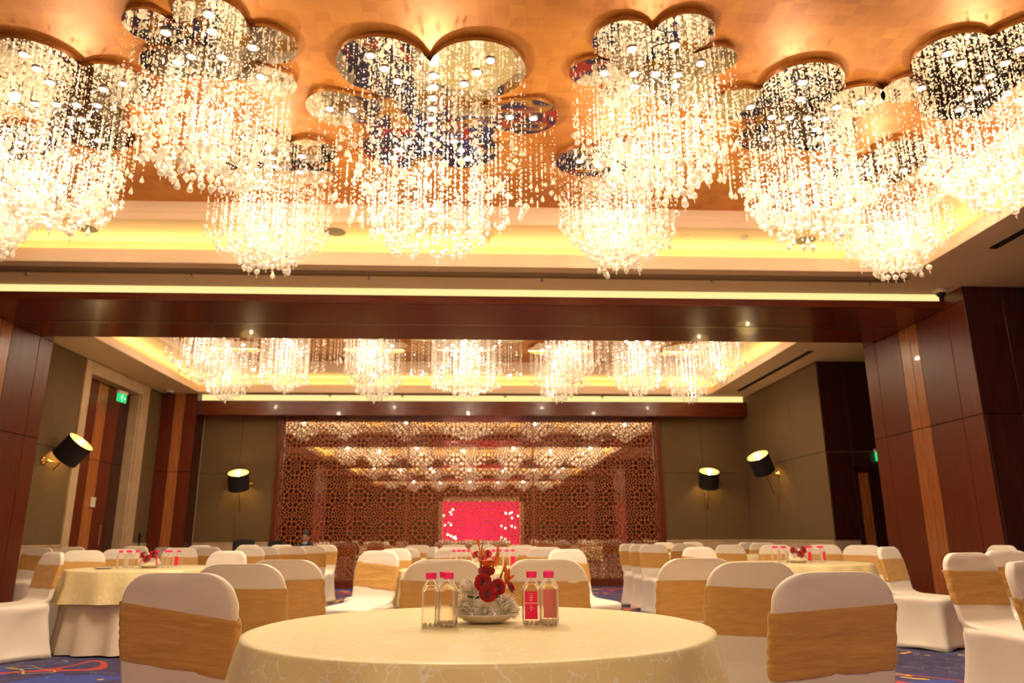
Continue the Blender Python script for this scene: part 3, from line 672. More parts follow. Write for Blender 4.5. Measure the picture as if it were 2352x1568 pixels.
def far_chandelier(key, x, y, rz, label, group, light=True, simple=False):
    T, rim, pl, dl, a = protos[key]
    e = tag(empty('crystal_chandelier', (x, y, ZP), rz), label, 'chandelier', group)
    inst('canopy_rim', rim, e); inst('mirror_plate', pl, e)
    for t in T: inst('crystal_tier', t, e)
    for p in dl: inst('downlight', lens, e, (p[0], p[1], -.001))
    lamp_or_glow('SPOT', (0, 0, -.06), K_SPOT*a/.5, .08, e)
    lamp_or_glow('POINT', (0, 0, -.55), K_GLOW*a/.5, .04, e)  # added glow in place of crystal scatter, no bulb hangs there
far_proto(C_, 'C', .98, .62); far_proto(B_, 'B', .95, .6); far_proto(D_, 'D', 1.02, .66); far_proto(A_, 'A', .98, .62); far_proto(G_, 'G', 1.0, .62)
for key, x, y, rz, lab in (('C', -4.85, 14.55, 0, 'leftmost chandelier of the far bay rear row'), ('C', -1.96, 14.55, 0, 'second chandelier from left of the far bay rear row'), ('C', 1.7, 14.55, 1, 'third chandelier from left of the far bay rear row'), ('C', 4.35, 14.55, 2, 'rightmost chandelier of the far bay rear row'),
                           ('A', -3.5, 13.6, 0, 'wide far bay chandelier left of the middle one'), ('D', -.15, 13.7, 0, 'widest chandelier of the far bay, in the middle'), ('G', 3.12, 13.75, 0, 'wide far bay chandelier right of the middle one'),
                           ('B', -4.75, 12.9, 0, 'leftmost chandelier of the far bay front row behind the beam'), ('B', -1.9, 12.9, .6, 'second chandelier of the far bay front row behind the beam'), ('B', 1.75, 12.8, 1.2, 'third chandelier of the far bay front row behind the beam'), ('B', 4.35, 12.75, 2, 'rightmost chandelier of the far bay front row behind the beam')):
    far_chandelier(key, x, y, rz, lab, 'far bay chandeliers')
for k in (1, 2):
    for key, x, y in (('C', -4.6, 6.7), ('C', -1.98, 6.7), ('C', 1.5, 6.7), ('C', 4.2, 6.7), ('A', -3.45, 5.75), ('D', -.2, 5.8), ('G', 2.9, 5.7), ('B', -1.95, 4.95), ('B', 1.45, 5.0), ('B', 4.15, 5.0)):
        far_chandelier(key, x, y-PER*k, 0, 'crystal chandelier of the %s mirrored bay behind, seen mirrored through the lattice' % ('', 'first', 'second')[k], 'chandeliers of the %s mirrored bay' % ('', 'first', 'second')[k])

# ------------------------------------------------------------------ banquet tables
def cloth_mesh(Rt, drop_, seed, amp=.05, nf=14, name='tablecloth', m=m_gold, z0=.756, top=True, flare=.0):
    q = MB(); n = 120; loops = []; rs = np.random.default_rng(seed); ph = rs.uniform(0, 6, 5)
    def wav(t): return .5*math.sin(nf*t+ph[0])+.3*math.sin((nf+5)*t+ph[1])+.35*math.sin((nf-4)*t+ph[2])
    if top:
        for rr in (.02, .25, .5, .7, .85, .95, .985): loops.append([(Rt*rr*math.cos(2*PI*k/n), Rt*rr*math.sin(2*PI*k/n), z0) for k in range(n)])
        loops.append([((Rt+.004)*math.cos(2*PI*k/n), (Rt+.004)*math.sin(2*PI*k/n), z0-.004) for k in range(n)])
    steps = 12
    for s in range(steps+1):
        f_ = s/steps; z = z0-.012-(drop_-.012)*f_; l = []
        for k in range(n):
            t = 2*PI*k/n; a = amp*(f_**.8); rr = Rt+.006+flare*f_+a*wav(t)+a*.9
            l.append((rr*math.cos(t), rr*math.sin(t), z+(.006*math.sin(3*t+ph[3]) if s == steps else 0)))
        loops.append(l)
    q.loft(loops, top, False); return q.mesh(name, m, True)
tt = MB().lathe([(.755, .72), (.765, .725), (.765, .742), (.755, .747)], n=64).mesh('tabletop', m_wood2)
tleg = MB().tube([(0, 0, 0), (0, 0, .72)], .018, 10).mesh('leg', m_steel)
def table(x, y, seed, where, near=False):
    t = tag(empty('banquet_table', (x, y, 0)), 'round banquet table under gold and cream cloths, '+where, 'table', 'round banquet tables')
    inst('tabletop', tt, t)
    for a in range(4): inst('leg', tleg, t, (.45*math.cos(a*PI/2+.7), .45*math.sin(a*PI/2+.7), 0))
    o = bpy.data.objects.new('tablecloth', cloth_mesh(.77, .30, seed)); C.objects.link(o); o.location = (x, y, 0)
    tag(o, 'gold crackle patterned tablecloth on the table '+where, 'tablecloth', 'gold tablecloths')
    o = bpy.data.objects.new('table_skirt', cloth_mesh(.70, .735, seed+50, .045, 18, 'table_skirt', m_skirt, .748, False, .05)); C.objects.link(o); o.location = (x, y, 0)
    tag(o, 'cream floor length skirt of the table '+where, 'table skirt', 'cream table skirts')
TB = [(.03, 2.69, 'nearest the viewpoint'), (-3.35, 8.24, 'at left with a plate on it'), (3.57, 8.38, 'at right before the wooden column'), (.08, 7.4, 'directly behind the nearest one'),
      (-5.1, 12.3, 'far left beside the tall door'), (-3.4, 12.8, 'far left before the lattice edge'), (-.1, 10.8, 'far middle in front of the lattice'), (3.56, 13.2, 'far right of the lattice edge'), (4.31, 11.6, 'far right by the fabric wall')]
for i, (x, y, wd) in enumerate(TB): table(x, y, i+1, wd)

# ------------------------------------------------------------------ chairs
def rrect(w_, y0, y1, rad, z, n=52):
    """rounded rectangle loop (w wide, from y0 (rear) to y1 (front))"""
    d = y1-y0; rad = min(rad, w_/2-.001, d/2-.001); P_ = []
    segs = [((w_/2-rad), (y1-rad), 0), (-(w_/2-rad), (y1-rad), PI/2), (-(w_/2-rad), (y0+rad), PI), ((w_/2-rad), (y0+rad), 3*PI/2)]
    for i, (cx, cy, a0) in enumerate(segs):
        for k in range(6): a = a0+PI/2*k/5; P_.append((cx+rad*math.cos(a), cy+rad*math.sin(a), z))
        nx = segs[(i+1) % 4]; a = a0+PI/2; p0 = (cx+rad*math.cos(a), cy+rad*math.sin(a)); p1 = (nx[0]+rad*math.cos(a), nx[1]+rad*math.sin(a))
        for k in range(1, 8): t = k/8; P_.append((p0[0]+(p1[0]-p0[0])*t, p0[1]+(p1[1]-p0[1])*t, z))
    return P_
TOP = .93
def back_y(z): # rear and front surface of the back panel
    t = (z-.45)/(TOP-.45); return -.215-.095*t, -.172-.098*t
def back_w(z):
    t = max(0, min(1, (z-.45)/(TOP-.45))); w_ = .445+.012*math.sin(t*PI)-.004*t
    rc = .115
    if z > TOP-rc: dz = z-(TOP-rc); w_ -= 2*(rc-math.sqrt(max(0, rc*rc-dz*dz)))
    return w_
def cover_mesh(seed, dent=False):
    rs = np.random.default_rng(seed); loops = []
    lv = [(.004, .50, -.295, .265, .03), (.05, .485, -.285, .262, .04), (.12, .47, -.27, .258, .05), (.20, .46, -.26, .255, .06), (.28, .455, -.25, .255, .07), (.36, .455, -.24, .26, .075), (.41, .465, -.235, .268, .07), (.44, .472, -.23, .272, .07), (.458, .465, -.226, .262, .07), (.468, .45, -.224, .235, .06), (.474, .44, -.222, .15, .05), (.478, .435, -.222, .05, .045), (.482, .435, -.222, -.05, .04), (.488, .437, -.221, -.11, .035), (.50, .44, -.223, -.148, .03)]
    for z, w_, y0, y1, rad in lv: loops.append(rrect(w_, y0, y1, rad, z))
    zs = [.52, .55, .59, .63, .67, .71, .75, .79, .81, .83, .85, .87, .885, .90, .912, .921, .927, .93]
    for z in zs:
        y0, y1 = back_y(z); th = (y1-y0)
        if z > .91: sh = (z-.91)/.02*.4; y0 += th*sh*.45; y1 -= th*sh*.45
        loops.append(rrect(back_w(z), y0, y1, .018, z))
    out = []
    ph = rs.uniform(0, 10, 3)
    for li, l in enumerate(loops):
        z = l[0][2]; nl = []
        for (x, y, zz) in l:
            k = noise.noise(Vector((x*9+ph[0], y*9+ph[1], zz*22)))*.006
            if z < .45:
                mid = max(0, 1-abs(y)/.20) if abs(x) > .2 else max(0, 1-abs(x)/.18)   # cloth pulled in between the legs
                pull = mid*(1-abs(z-.18)/.25)*.030; sx = 1 if x > 0 else -1
                if abs(x) > .2: x -= sx*max(0, pull)
                elif z < .42: y -= (1 if y > 0 else -1)*max(0, pull)*.7
                if z < .02: zz += mid*.022
                y += noise.noise(Vector((x*8+ph[2], z*40, y*6)))*.010*(1-z/.45)
                if z > .3: k *= 1.8
            if dent and y > -.6 and .845 < z < .912 and abs(x) < .07: y -= (-1 if y < (sum(back_y(z))/2) else 1)*.010*(1-abs(x)/.07)*(1-abs(z-.88)/.035)
            n_ = math.hypot(x, y) or 1; nl.append((x+k*x/n_, y+k, zz))
        out.append(nl)
    q = MB(); q.loft(out); return q.mesh('chair_cover', m_cover, True)
def sash_mesh(seed, tilt=0, h=(.605, .815), wr=.007, crumple=0):
    rs = np.random.default_rng(seed); ph = rs.uniform(0, 20, 3); loops = []; n = 22
    for i in range(n+1):
        s = i/n; base = rrect(1, 0, 1, .05, 0); l = []
        for k in range(len(base)): l.append(None)
        zc = h[0]+(h[1]-h[0])*s
        y0, y1 = back_y(zc); L = rrect(back_w(zc)+.008, y0-.004, y1+.004, .022, zc)
        edge = .0 if 0 < i < n else -.003
        for k, (x, y, z) in enumerate(L):
            zz = zc+tilt*x*(1.0 if y < sum(back_y(zc))/2 else .7)
            if crumple: zz = zc+(s-.5)*(-crumple)*abs(x)/.22+tilt*x
            ya, yb = back_y(zz); ym = (ya+yb)/2; sgn = 1 if y > (y0+y1)/2 else -1
            y = y-(y0+y1)/2+ym
            e_ = abs(x)/.22
            wv = noise.noise(Vector((x*5+ph[0], zz*55+x*18*(1 if tilt >= 0 else -1), ph[1]+sgn)))*wr*(1+1.5*crumple*8*e_)+noise.noise(Vector((x*14, zz*30, ph[2])))*wr*.5
            wv = max(wv, -.003)+edge+.0015
            if abs(x) < .2: y += sgn*wv
            else: x += (1 if x > 0 else -1)*wv*.8; 
            l[k] = (x, y, zz)
        loops.append(l)
    q = MB(); q.loft(loops, False, False); return q.mesh('sash', m_sash, True)
COV = [cover_mesh(1), cover_mesh(2), cover_mesh(3, True), cover_mesh(4)]
SAS = [sash_mesh(1, .0), sash_mesh(2, .05), sash_mesh(3, -.06), sash_mesh(4, .14, wr=.008), sash_mesh(5, 0, wr=.006, crumple=.05), sash_mesh(6, -.14, (.60, .80), wr=.009), sash_mesh(7, .02, (.50, .66))]
foot = MB().lathe([(.014, 0), (.014, .03)], n=10).mesh('chair_foot', m_blackp)
CH = [  # x, y, heading, cover, sash, label
 (-1.04, 2.92, 78, 0, 5, 'chair back nearest at left, slanting wrinkled sash, beside the nearest table'),
 (1.19, 2.60, 98, 1, 1, 'chair back nearest at right, broad orange gold sash'),
 (1.28, 3.58, 97, 3, 2, 'middle one of three chair backs right of the nearest table'),
 (1.22, 4.24, 95, 0, 0, 'farthest of three chair backs right of the nearest table, folded top'),
 (-1.11, 3.85, 85, 3, 0, 'second chair back left of the nearest table, sash bunched at its right edge'),
 (-1.05, 4.50, 80, 1, 1, 'third chair back left of the nearest table, partly behind another'),
 (-.16, 4.20, -92, 2, 1, 'chair with dented top behind the two plain water bottles'),
 (.40, 4.15, -88, 2, 0, 'chair with dented top behind the pink labelled bottles'),
 (-.90, 7.20, -115, 0, 3, 'white chair facing forward with a bright seat, left of centre before the lattice'),
 (-.86, 8.20, -120, 1, 0, 'chair just behind the bright seated white chair left of centre'),
 (-.83, 8.95, 120, 3, 1, 'pinkish chair back third in the cluster left of centre'),
 (-.86, 11.9, -95, 0, 0, 'bright white chair top at the back of the cluster left of centre'),
 (-.56, 9.80, -165, 1, 4, 'grey shaded chair turned sideways left of the centre flowers'),
 (-.24, 9.30, 92, 0, 1, 'pale chair back directly behind the distant centre bottles at left'),
 (-.30, 12.0, -90, 3, 0, 'white chair top peeking above the pale chair at the centre left'),
 (.16, 12.0, -90, 0, 0, 'white chair behind the tall flower stems'),
 (.32, 9.30, 95, 1, 0, 'pale chair back just right of the tall flower stems'),
 (.72, 11.5, -88, 0, 0, 'white chair edge hidden behind a greyish chair right of centre'),
 (.68, 10.0, 88, 3, 2, 'greyish chair back right of the centre flowers'),
 (.86, 9.05, 80, 1, 0, 'pinkish chair back between the greyish and the cream chairs right of centre'),
 (.94, 7.40, -62, 0, 4, 'cream chair with crumpled side sash right of centre before the lattice'),
 (2.56, 12.3, -60, 0, 0, 'rearmost of three chairs in a tight row by the lattice right edge'),
 (2.60, 11.65, -70, 1, 0, 'middle of three chairs in a tight row by the lattice right edge'),
 (2.62, 11.0, -80, 3, 1, 'front one of three chairs in a tight row by the lattice right edge'),
 (3.56, 14.15, -90, 0, 0, 'bright white chair against the far wall right of the lattice'),
 (3.32, 12.0, 95, 1, 0, 'pinkish chair back before the far yellow table at right'),
 (4.20, 14.5, -90, 0, 0, 'second bright chair top against the far wall right of the lattice'),
 (2.47, 8.20, -70, 1, 3, 'cream chair with a steep diagonal sash left of the right table'),
 (3.48, 10.2, -80, 3, 1, 'chair with folded top right of the diagonal sash chair'),
 (4.87, 13.3, -80, 0, 0, 'dim chair in the far right corner, left one'),
 (4.84, 12.6, -100, 1, 0, 'dim chair in the far right corner, right one'),
 (3.92, 9.75, -95, 0, 0, 'chair behind the left bottles of the right table'),
 (4.45, 9.55, -100, 3, 0, 'chair behind the right bottles of the right table'),
 (4.64, 8.95, -110, 1, 1, 'chair at the right end behind the right table cloth'),
 (4.26, 7.60, -55, 0, 0, 'chair with seat facing right beside the right table'),
 (3.32, 4.95, -75, 3, 1, 'large chair facing forward near the right frame edge'),
 (2.49, 3.30, -50, 1, 4, 'chair with crumpled sash cut by the right frame edge'),
 (4.05, 5.60, -80, 0, 0, 'chair behind the large one at the right frame edge'),
 (5.76, 8.20, -175, 3, 0, 'small grey chair sideways in front of the right column'),
 (-4.07, 7.60, -128, 1, 0, 'chair with seat facing left beside the left table'),
 (-4.24, 8.62, -75, 0, 1, 'chair behind the left table, left of two'),
 (-4.24, 9.50, -80, 3, 0, 'chair behind the left table plate, right of two'),
 (-4.33, 11.2, 60, 1, 2, 'chair turned away behind the left table bottles'),
 (-3.85, 10.35, -70, 0, 1, 'chair overlapping the turned one behind the left table'),
 (-4.88, 14.0, -90, 1, 0, 'bright chair top far behind the left table'),
 (-3.70, 11.1, 75, 3, 0, 'greyish chair back far behind the left table'),
 (-2.41, 7.62, -110, 1, 6, 'white chair with low sash at the right end of the left table'),
 (-3.02, 10.5, -95, 0, 0, 'cream chair right of the low sash chair'),
 (-3.01, 11.25, 100, 3, 0, 'pinkish chair edge behind the cream chair left of the gap'),
 (-4.08, 14.2, -90, 0, 0, 'bright chair top near the far wall left of the lattice'),
 (-3.40, 13.85, -90, 1, 1, 'white chair with folded top in front of the seated man'),
 (-2.65, 11.55, 80, 3, 0, 'greyish chair back just below the seated man'),
 (-2.53, 12.25, 100, 1, 0, 'chair right of the seated man with broad gold sash'),
 (-2.56, 13.4, -100, 0, 0, 'chair at the right end of the group below the seated man'),
 (-6.45, 11.75, -90, 1, 3, 'chair half hidden by the left column'),
 (-6.35, 12.5, -90, 0, 0, 'chair between the left column and the left table chairs'),
 (-5.75, 13.4, -90, 3, 0, 'chair top by the tall left door'),
]
for i, (x, y, hd_, cv, sa, lab) in enumerate(CH):
    x += .22*math.cos(R(hd_)); y += .22*math.sin(R(hd_))
    e = tag(empty('banquet_chair', (x, y, 0), R(hd_-90)), 'white covered ' + lab if not lab.startswith(('white', 'cream', 'bright', 'pinkish', 'pale', 'grey', 'dim', 'large', 'small')) else lab, 'chair', 'covered banquet chairs')
    inst('chair_cover', COV[cv], e); inst('sash', SAS[sa], e)
    for fx in (-.2, .2):
        for fy in (-.25, .22): inst('chair_foot', foot, e, (fx, fy, 0))

# ------------------------------------------------------------------ bottles
def oct_loop(hw, ch, z): return [(hw, -hw+ch, z), (hw, hw-ch, z), (hw-ch, hw, z), (-hw+ch, hw, z), (-hw, hw-ch, z), (-hw, -hw+ch, z), (-hw+ch, -hw, z), (hw-ch, -hw, z)]
def ringl(rr, z): return [(rr*math.cos(PI*(k-.5)/4+0), rr*math.sin(PI*(k-.5)/4), z) for k in range(8)]
BOT = MB().loft([oct_loop(.026, .012, 0), oct_loop(.030, .010, .006), oct_loop(.031, .009, .014), oct_loop(.030, .009, .02), oct_loop(.030, .009, .115), oct_loop(.0315, .009, .120), ringl(.0155, .152), ringl(.0155, .158)], True, False).mesh('bottle_body', m_pet)
WAT = MB().loft([oct_loop(.024, .011, .003), oct_loop(.0285, .009, .016), oct_loop(.0285, .009, .115), ringl(.022, .134)], True, True).mesh('water', m_water)
CAP = MB().lathe([(.0175, 0), (.0178, .004), (.0185, .006), (.0185, .019), (.017, .021)], n=24).mesh('cap', m_pinkcap)
BASE = MB()
for k in range(8): BASE.octa((.02*math.cos(k*PI/4), .02*math.sin(k*PI/4), .008), .007, .007)
BASEM = BASE.mesh('base_facets', m_crys)
LABF = MB().box(-.0215, -.0312, .022, .0215, -.0306, .112).mesh('label', m_label)
m_labelr = mat('label_reverse', (.95, .28, .30), .5)
LABR = MB().box(-.0215, -.0312, .022, .0215, -.0306, .112).mesh('label', m_labelr)
def mark_mesh():
    q = MB(); y = -.0316
    def stroke(p, w_=.0007): q.tube([(a, y, b) for a, b in p], w_, 4)
    for zc, s in ((.062, .0035), (.052, .0025)): stroke([(0, zc-s), (s, zc), (0, zc+s), (-s, zc), (0, zc-s)])
    for zc in (.083, .091): stroke([(-.006, zc), (.002, zc+.003), (.005, zc), (.002, zc-.003), (-.006, zc)])
    stroke([(-.006, .099), (.004, .097), (.004, .104), (-.006, .106)])
    return q.mesh('label_marks', m_ink)
MK = mark_mesh()
MK2 = MB().box(-.0215, -.0318, .0715, .0215, -.0312, .0725).box(-.0215, -.0318, .0745, .0215, -.0312, .0755).mesh('label_lines', m_ink)
MK3 = MB().box(-.012, -.0318, .0565, .012, -.0312, .0575).mesh('label_line', m_ink2)
LABS = MB().box(-.0315, -.019, .022, -.0308, .019, .112).mesh('label', m_labeld)
def bottle(x, y, z, rz, lab, group, label=True, near=False):
    e = tag(empty('water_bottle', (x, y, z), rz), lab, 'bottle', group)
    inst('bottle_body', BOT, e); inst('cap', CAP, e, (0, 0, .155))
    if near: inst('water', WAT, e); inst('base_facets', BASEM, e)
    if label:
        l = inst('label', LABF if abs(rz) < 1 else LABR, e)
        if near: inst('label_marks', MK, l); inst('label_lines', MK2, l); inst('label_line', MK3, l)
        if near and abs(rz) < 1: inst('label', LABS, e)
    return e
ZT = .757
bottle(-.141, 2.66, ZT, PI+.05, 'plain water bottle with pink cap, left front of the nearest table', None, False, True)
bottle(-.083, 2.66, ZT, PI+.25, 'plain water bottle with pink cap, second from left on the nearest table', None, False, True)
bottle(-.098, 2.74, ZT, PI-.1, 'plain water bottle mostly hidden behind the left pair on the nearest table', None, False, True)
bottle(.204, 2.70, ZT, -.12, 'water bottle with bright pink label facing front on the nearest table', None, True, True)
bottle(.262, 2.68, ZT, PI-.2, 'water bottle with label seen through from behind, right end of the nearest table', None, True, True)
bottle(.270, 2.76, ZT, PI+.1, 'water bottle behind the rightmost one of the nearest table', None, False, True)
def bset(cx, cy, name):
    k = 0
    for sx in (-1, 1):
        for j in range(4):
            nth = ('first', 'second', 'third', 'fourth', 'fifth', 'sixth', 'seventh', 'eighth')[k]; k += 1
            bottle(cx+sx*.2+(j-1.5)*.062*(1 if sx > 0 else .75), cy+(.03 if j % 2 else -.03), ZT, rng.uniform(-.3, .3), 'small pink capped bottle, %s from left on the table %s' % (nth, name), 'bottles on the table '+name, sx > 0 and j in (0, 3))
bset(-3.36, 8.2, 'at left'); bset(3.57, 8.33, 'at right'); bset(.09, 7.35, 'in the middle')

# ------------------------------------------------------------------ flowers
def petal(q, base, d, up, L, wd, curl=.3, n=4):
    d = d.normalized(); side = d.cross(up).normalized(); nn = side.cross(d).normalized(); V = []
    for i in range(n+1):
        t = i/n; p = base+d*(L*t)+nn*(curl*L*t*t); w_ = wd*math.sin(PI*min(1, .12+t*.8))*.5*(1 if t < .99 else .2)
        V += [tuple(p-side*w_+nn*w_*.3), tuple(p), tuple(p+side*w_+nn*w_*.3)]
    F = []
    for i in range(n):
        for j in (0, 1): a = i*3+j; F.append((a, a+1, a+4, a+3))
    q.add(V, F)
def mum(name_parent, loc, rad, axis, seed):
    rs = np.random.default_rng(seed); q = MB(); ax = Vector(axis).normalized(); N_ = 270
    for i in range(N_):
        ph = i*2.39996; ct = 1-1.35*(i+.5)/N_; st_ = math.sqrt(max(0, 1-ct*ct))
        t1 = ax.orthogonal().normalized(); t2 = ax.cross(t1)
        d = (ax*ct+(t1*math.cos(ph)+t2*math.sin(ph))*st_); d += Vector(rs.normal(0, .10, 3))
        petal(q, Vector(loc)+d*rad*.35, d, ax+Vector((.01, .02, .03)), rad*(.56+.14*rs.random()+.08*(1-ct)/2), rad*.125, .55*(1 if ct > .0 else -.3)+rs.normal(0, .12), 3)
    o = q.obj('chrysanthemum', m_mum, name_parent, True); 
    MB().lathe([(.001, -rad*.35), (rad*.38, -rad*.15), (rad*.40, rad*.1), (rad*.2, rad*.33), (.001, rad*.38)], loc, 12).obj('flower_heart', m_mumc, o, True)
def rose(parent, loc, rad, axis, seed, m=m_rose):
    rs = np.random.default_rng(seed); ax = Vector(axis).normalized(); q = MB(); t1 = ax.orthogonal().normalized(); t2 = ax.cross(t1); c = Vector(loc)
    for rg, (n_, r0, h, flare) in enumerate(((3, .18, .62, .0), (4, .33, .60, .06), (5, .52, .52, .16), (5, .74, .40, .32), (6, .92, .22, .48))):
        for k in range(n_):
            a0 = 2*PI*(k+rg*.37)/n_; span = 2*PI/n_*.72; V = []; W_, H_n = 6, 5
            for i in range(H_n):
                s = i/(H_n-1)
                for j in range(W_):
                    u_ = j/(W_-1)*2-1; a = a0+u_*span; rr = rad*(r0*(.35+.65*math.sin(s*PI*.5))+flare*s*s*(1-.3*u_*u_)+.03*u_)
                    hh = rad*(-.45+(h+.45)*s-(.22*u_*u_*s)); V.append(tuple(c+(t1*math.cos(a)+t2*math.sin(a))*rr+ax*hh))
            q.add(V, [(i*W_+j, i*W_+j+1, (i+1)*W_+j+1, (i+1)*W_+j) for i in range(H_n-1) for j in range(W_-1)])
    q.obj('rose', m, parent, True)
PLP = [(.001, .004), (.06, .004), (.075, .008), (.115, .030), (.118, .032), (.113, .034), (.072, .014), (.001, .012)]
def arrangement(x, y, z, lab, near, where):
    pl = tag(empty('flower_plate', (x, y, z)), 'white plate under the flowers on the '+where, 'plate')
    MB().lathe(PLP, n=48).obj('plate_dish', m_plc, pl, True)
    e = tag(empty('flower_arrangement', (x, y, z+.02)), lab, 'flowers')
    if near:
        for i, (a, b, c_, rr, ax) in enumerate(((-.062, -.045, .035, .045, (-.5, -1, .3)), (-.005, -.065, .022, .036, (0, -1, .1)), (.062, -.045, .035, .045, (.5, -1, .3)), (-.055, -.005, .09, .042, (-.7, -.6, .6)),
                                                (.045, .01, .10, .035, (.3, -.5, .8)), (.085, 0, .02, .036, (1, -.3, .1)), (-.09, 0, .03, .036, (-1, -.2, .2)), (0, .06, .04, .045, (0, 1, .4)), (.0, .02, .085, .04, (0, -.2, 1)))):
            mum(e, (a, b, c_), rr, ax, i)
        for i, (a, b, c_, rr, ax) in enumerate(((-.010, -.060, .118, .026, (-.3, -1, .25)), (.006, -.072, .083, .026, (.1, -1, .35)), (.042, -.055, .102, .023, (.4, -1, .3)), (.002, -.03, .152, .025, (0, -.6, .9)), (.088, -.03, .098, .020, (1, -.4, .5)))):
            rose(e, (a, b, c_), rr*.9, ax, i)
        q = MB(); 
        for k in range(5): petal(q, Vector((.004, -.02, .165)), Vector((math.cos(k*1.25)*.5, math.sin(k*1.25)*.5, 1)), Vector((0, 0, 1)), .042, .045, -.5)
        q.obj('orange_bloom', m_orange, e, True)
        q = MB()
        for k in range(5): petal(q, Vector((.072, -.04, .11)), Vector((.3+.15*math.cos(k*1.25), .3*math.sin(k*1.25), .8)), Vector((0, 0, 1)), .055, .024, .3)
        q.obj('orange_bloom', m_orange, e, True)
        q = MB()
        for pts_ in ([(-.018, -.02, .13), (-.02, -.02, .2), (-.026, -.02, .262)], [(-.018, -.02, .17), (-.016, -.02, .23), (-.008, -.02, .265)], [(.02, -.02, .15), (.034, -.02, .2), (.044, -.02, .235)], [(.05, -.03, .13), (.066, -.03, .17), (.072, -.03, .19)]): q.tube(pts_, [.004, .003, .001], 6)
        q.obj('flower_stems', m_stem, e, True)
        q = MB()
        for b_, d_, L_n in (((-.018, -.02, .2), (.3, 0, 1), .035), ((-.026, -.02, .24), (-.15, 0, 1), .03), ((.034, -.02, .19), (.5, 0, 1), .035), ((.04, -.02, .215), (.2, 0, 1), .03), ((.03, -.03, .17), (.6, 0, 1), .04), ((.066, -.03, .15), (.1, 0, 1), .045), ((.07, -.02, .12), (.8, 0, .5), .04)):
            petal(q, Vector(b_), Vector(d_), Vector((0, -1, 0)), L_n, .011, .15)
        q.obj('flower_buds', m_orange, e, True)
        q = MB()
        for k in range(12): petal(q, Vector((rng.uniform(-.05, .05), rng.uniform(-.05, .0), .06)), Vector((rng.normal(), -abs(rng.normal()), .3)), Vector((0, 0, 1)), .05, .02, .1)
        q.obj('leaves', m_leaf, e, True)
    else:
        MB().lathe([(.10, .01), (.105, .03), (.08, .07), (.04, .10), (.001, .11)], n=20).obj('moss_mound', m_mum, e, True)
        for i, (a, b, c_) in enumerate(((-.05, -.06, .05), (.05, -.06, .05), (0, -.07, .03), (-.03, -.03, .10), (.04, -.02, .10))): mum(e, (a, b, c_), .04, (a*8, -1, .5), i+20)
        for i, (a, b, c_) in enumerate(((-.055, -.05, .105), (.05, -.06, .115), (.0, -.09, .07))): rose(e, (a, b, c_), .030, (a*6, -1, .5), i)
    return e
arrangement(.047, 2.79, ZT, 'cream chrysanthemum and red rose arrangement with orange stems on the nearest table', True, 'nearest table')
o = tag(MB().add([(-.008, -.004, .001), (.006, -.006, .002), (.009, .003, .0035), (-.006, .005, .001)], [(0, 1, 2, 3)]).obj('fallen_petal', m_mum), 'small pale petal fallen on the nearest table before the plate', 'petal'); o.location = (.03, 2.665, ZT+.0005)
arrangement(-3.34, 8.2, ZT, 'low cream and dark red flower dome on the left table', False, 'left table')
arrangement(3.565, 8.33, ZT, 'low cream flower dome with two red roses on the right table', False, 'right table')
arrangement(.09, 7.35, ZT, 'cream and dark red flowers on the middle table behind the stems', False, 'middle table')
o = tag(empty('side_plate', (-3.72, 8.02, ZT)), 'empty shallow plate at the left end of the left table', 'plate')
MB().lathe([(a*.85, b*.5) for a, b in PLP], n=40).obj('plate_dish', m_plc, o, True)

# ------------------------------------------------------------------ microphone stand, dark chairs
e = tag(empty('microphone_stand', (-6.1, 14.4, 0)), 'black microphone on a thin stand by the far left wall', 'microphone')
MB().tube([(0, 0, 0), (0, 0, 1.05)], .012, 8).obj('pole', m_blackp, e)
MB().tube([(0, 0, 1.0), (.0, 0, 1.10), (.01, -.02, 1.16)], [.02, .03, .024], 10).obj('microphone', m_blackp, e, True)
MB().lathe([(.16, 0), (.16, .012), (.03, .03), (.012, .05)], n=24).obj('stand_base', m_blackp, e)
def office_chair(x, y, rz, zt, lab):
    e = tag(empty('office_chair', (x, y, 0), rz), lab, 'chair')
    MB().loft([rrect(.40, -.26, -.20, .03, z) for z in (.55, .8, zt-.06)]+[rrect(.36, -.255, -.205, .025, zt-.02), rrect(.26, -.25, -.21, .02, zt)]).obj('backrest', m_black, e, True)
    MB().loft([rrect(.44, -.22, .22, .06, z) for z in (.43, .49)]).obj('seat', m_black, e, True)
    MB().tube([(0, 0, .05), (0, 0, .43)], .03, 10).obj('post', m_blackp, e)
    for k in range(5):
        a = k*2*PI/5; MB().tube([(0, 0, .09), (.27*math.cos(a), .27*math.sin(a), .05)], .018, 6).obj('leg', m_blackp, e)
        MB().lathe([(.001, -.02), (.025, -.015), (.025, .015), (.001, .02)], (.27*math.cos(a), .27*math.sin(a), .025), 10, R_=Matrix.Rotation(PI/2, 3, 'X')).obj('castor', m_blackp, e)
office_chair(-4.45, 15.2, .3, 1.03, 'black office chair back far behind the left tables')
office_chair(-4.2, 16.0, 1.0, 1.0, 'dark office chair corner behind a white chair left of the lattice')

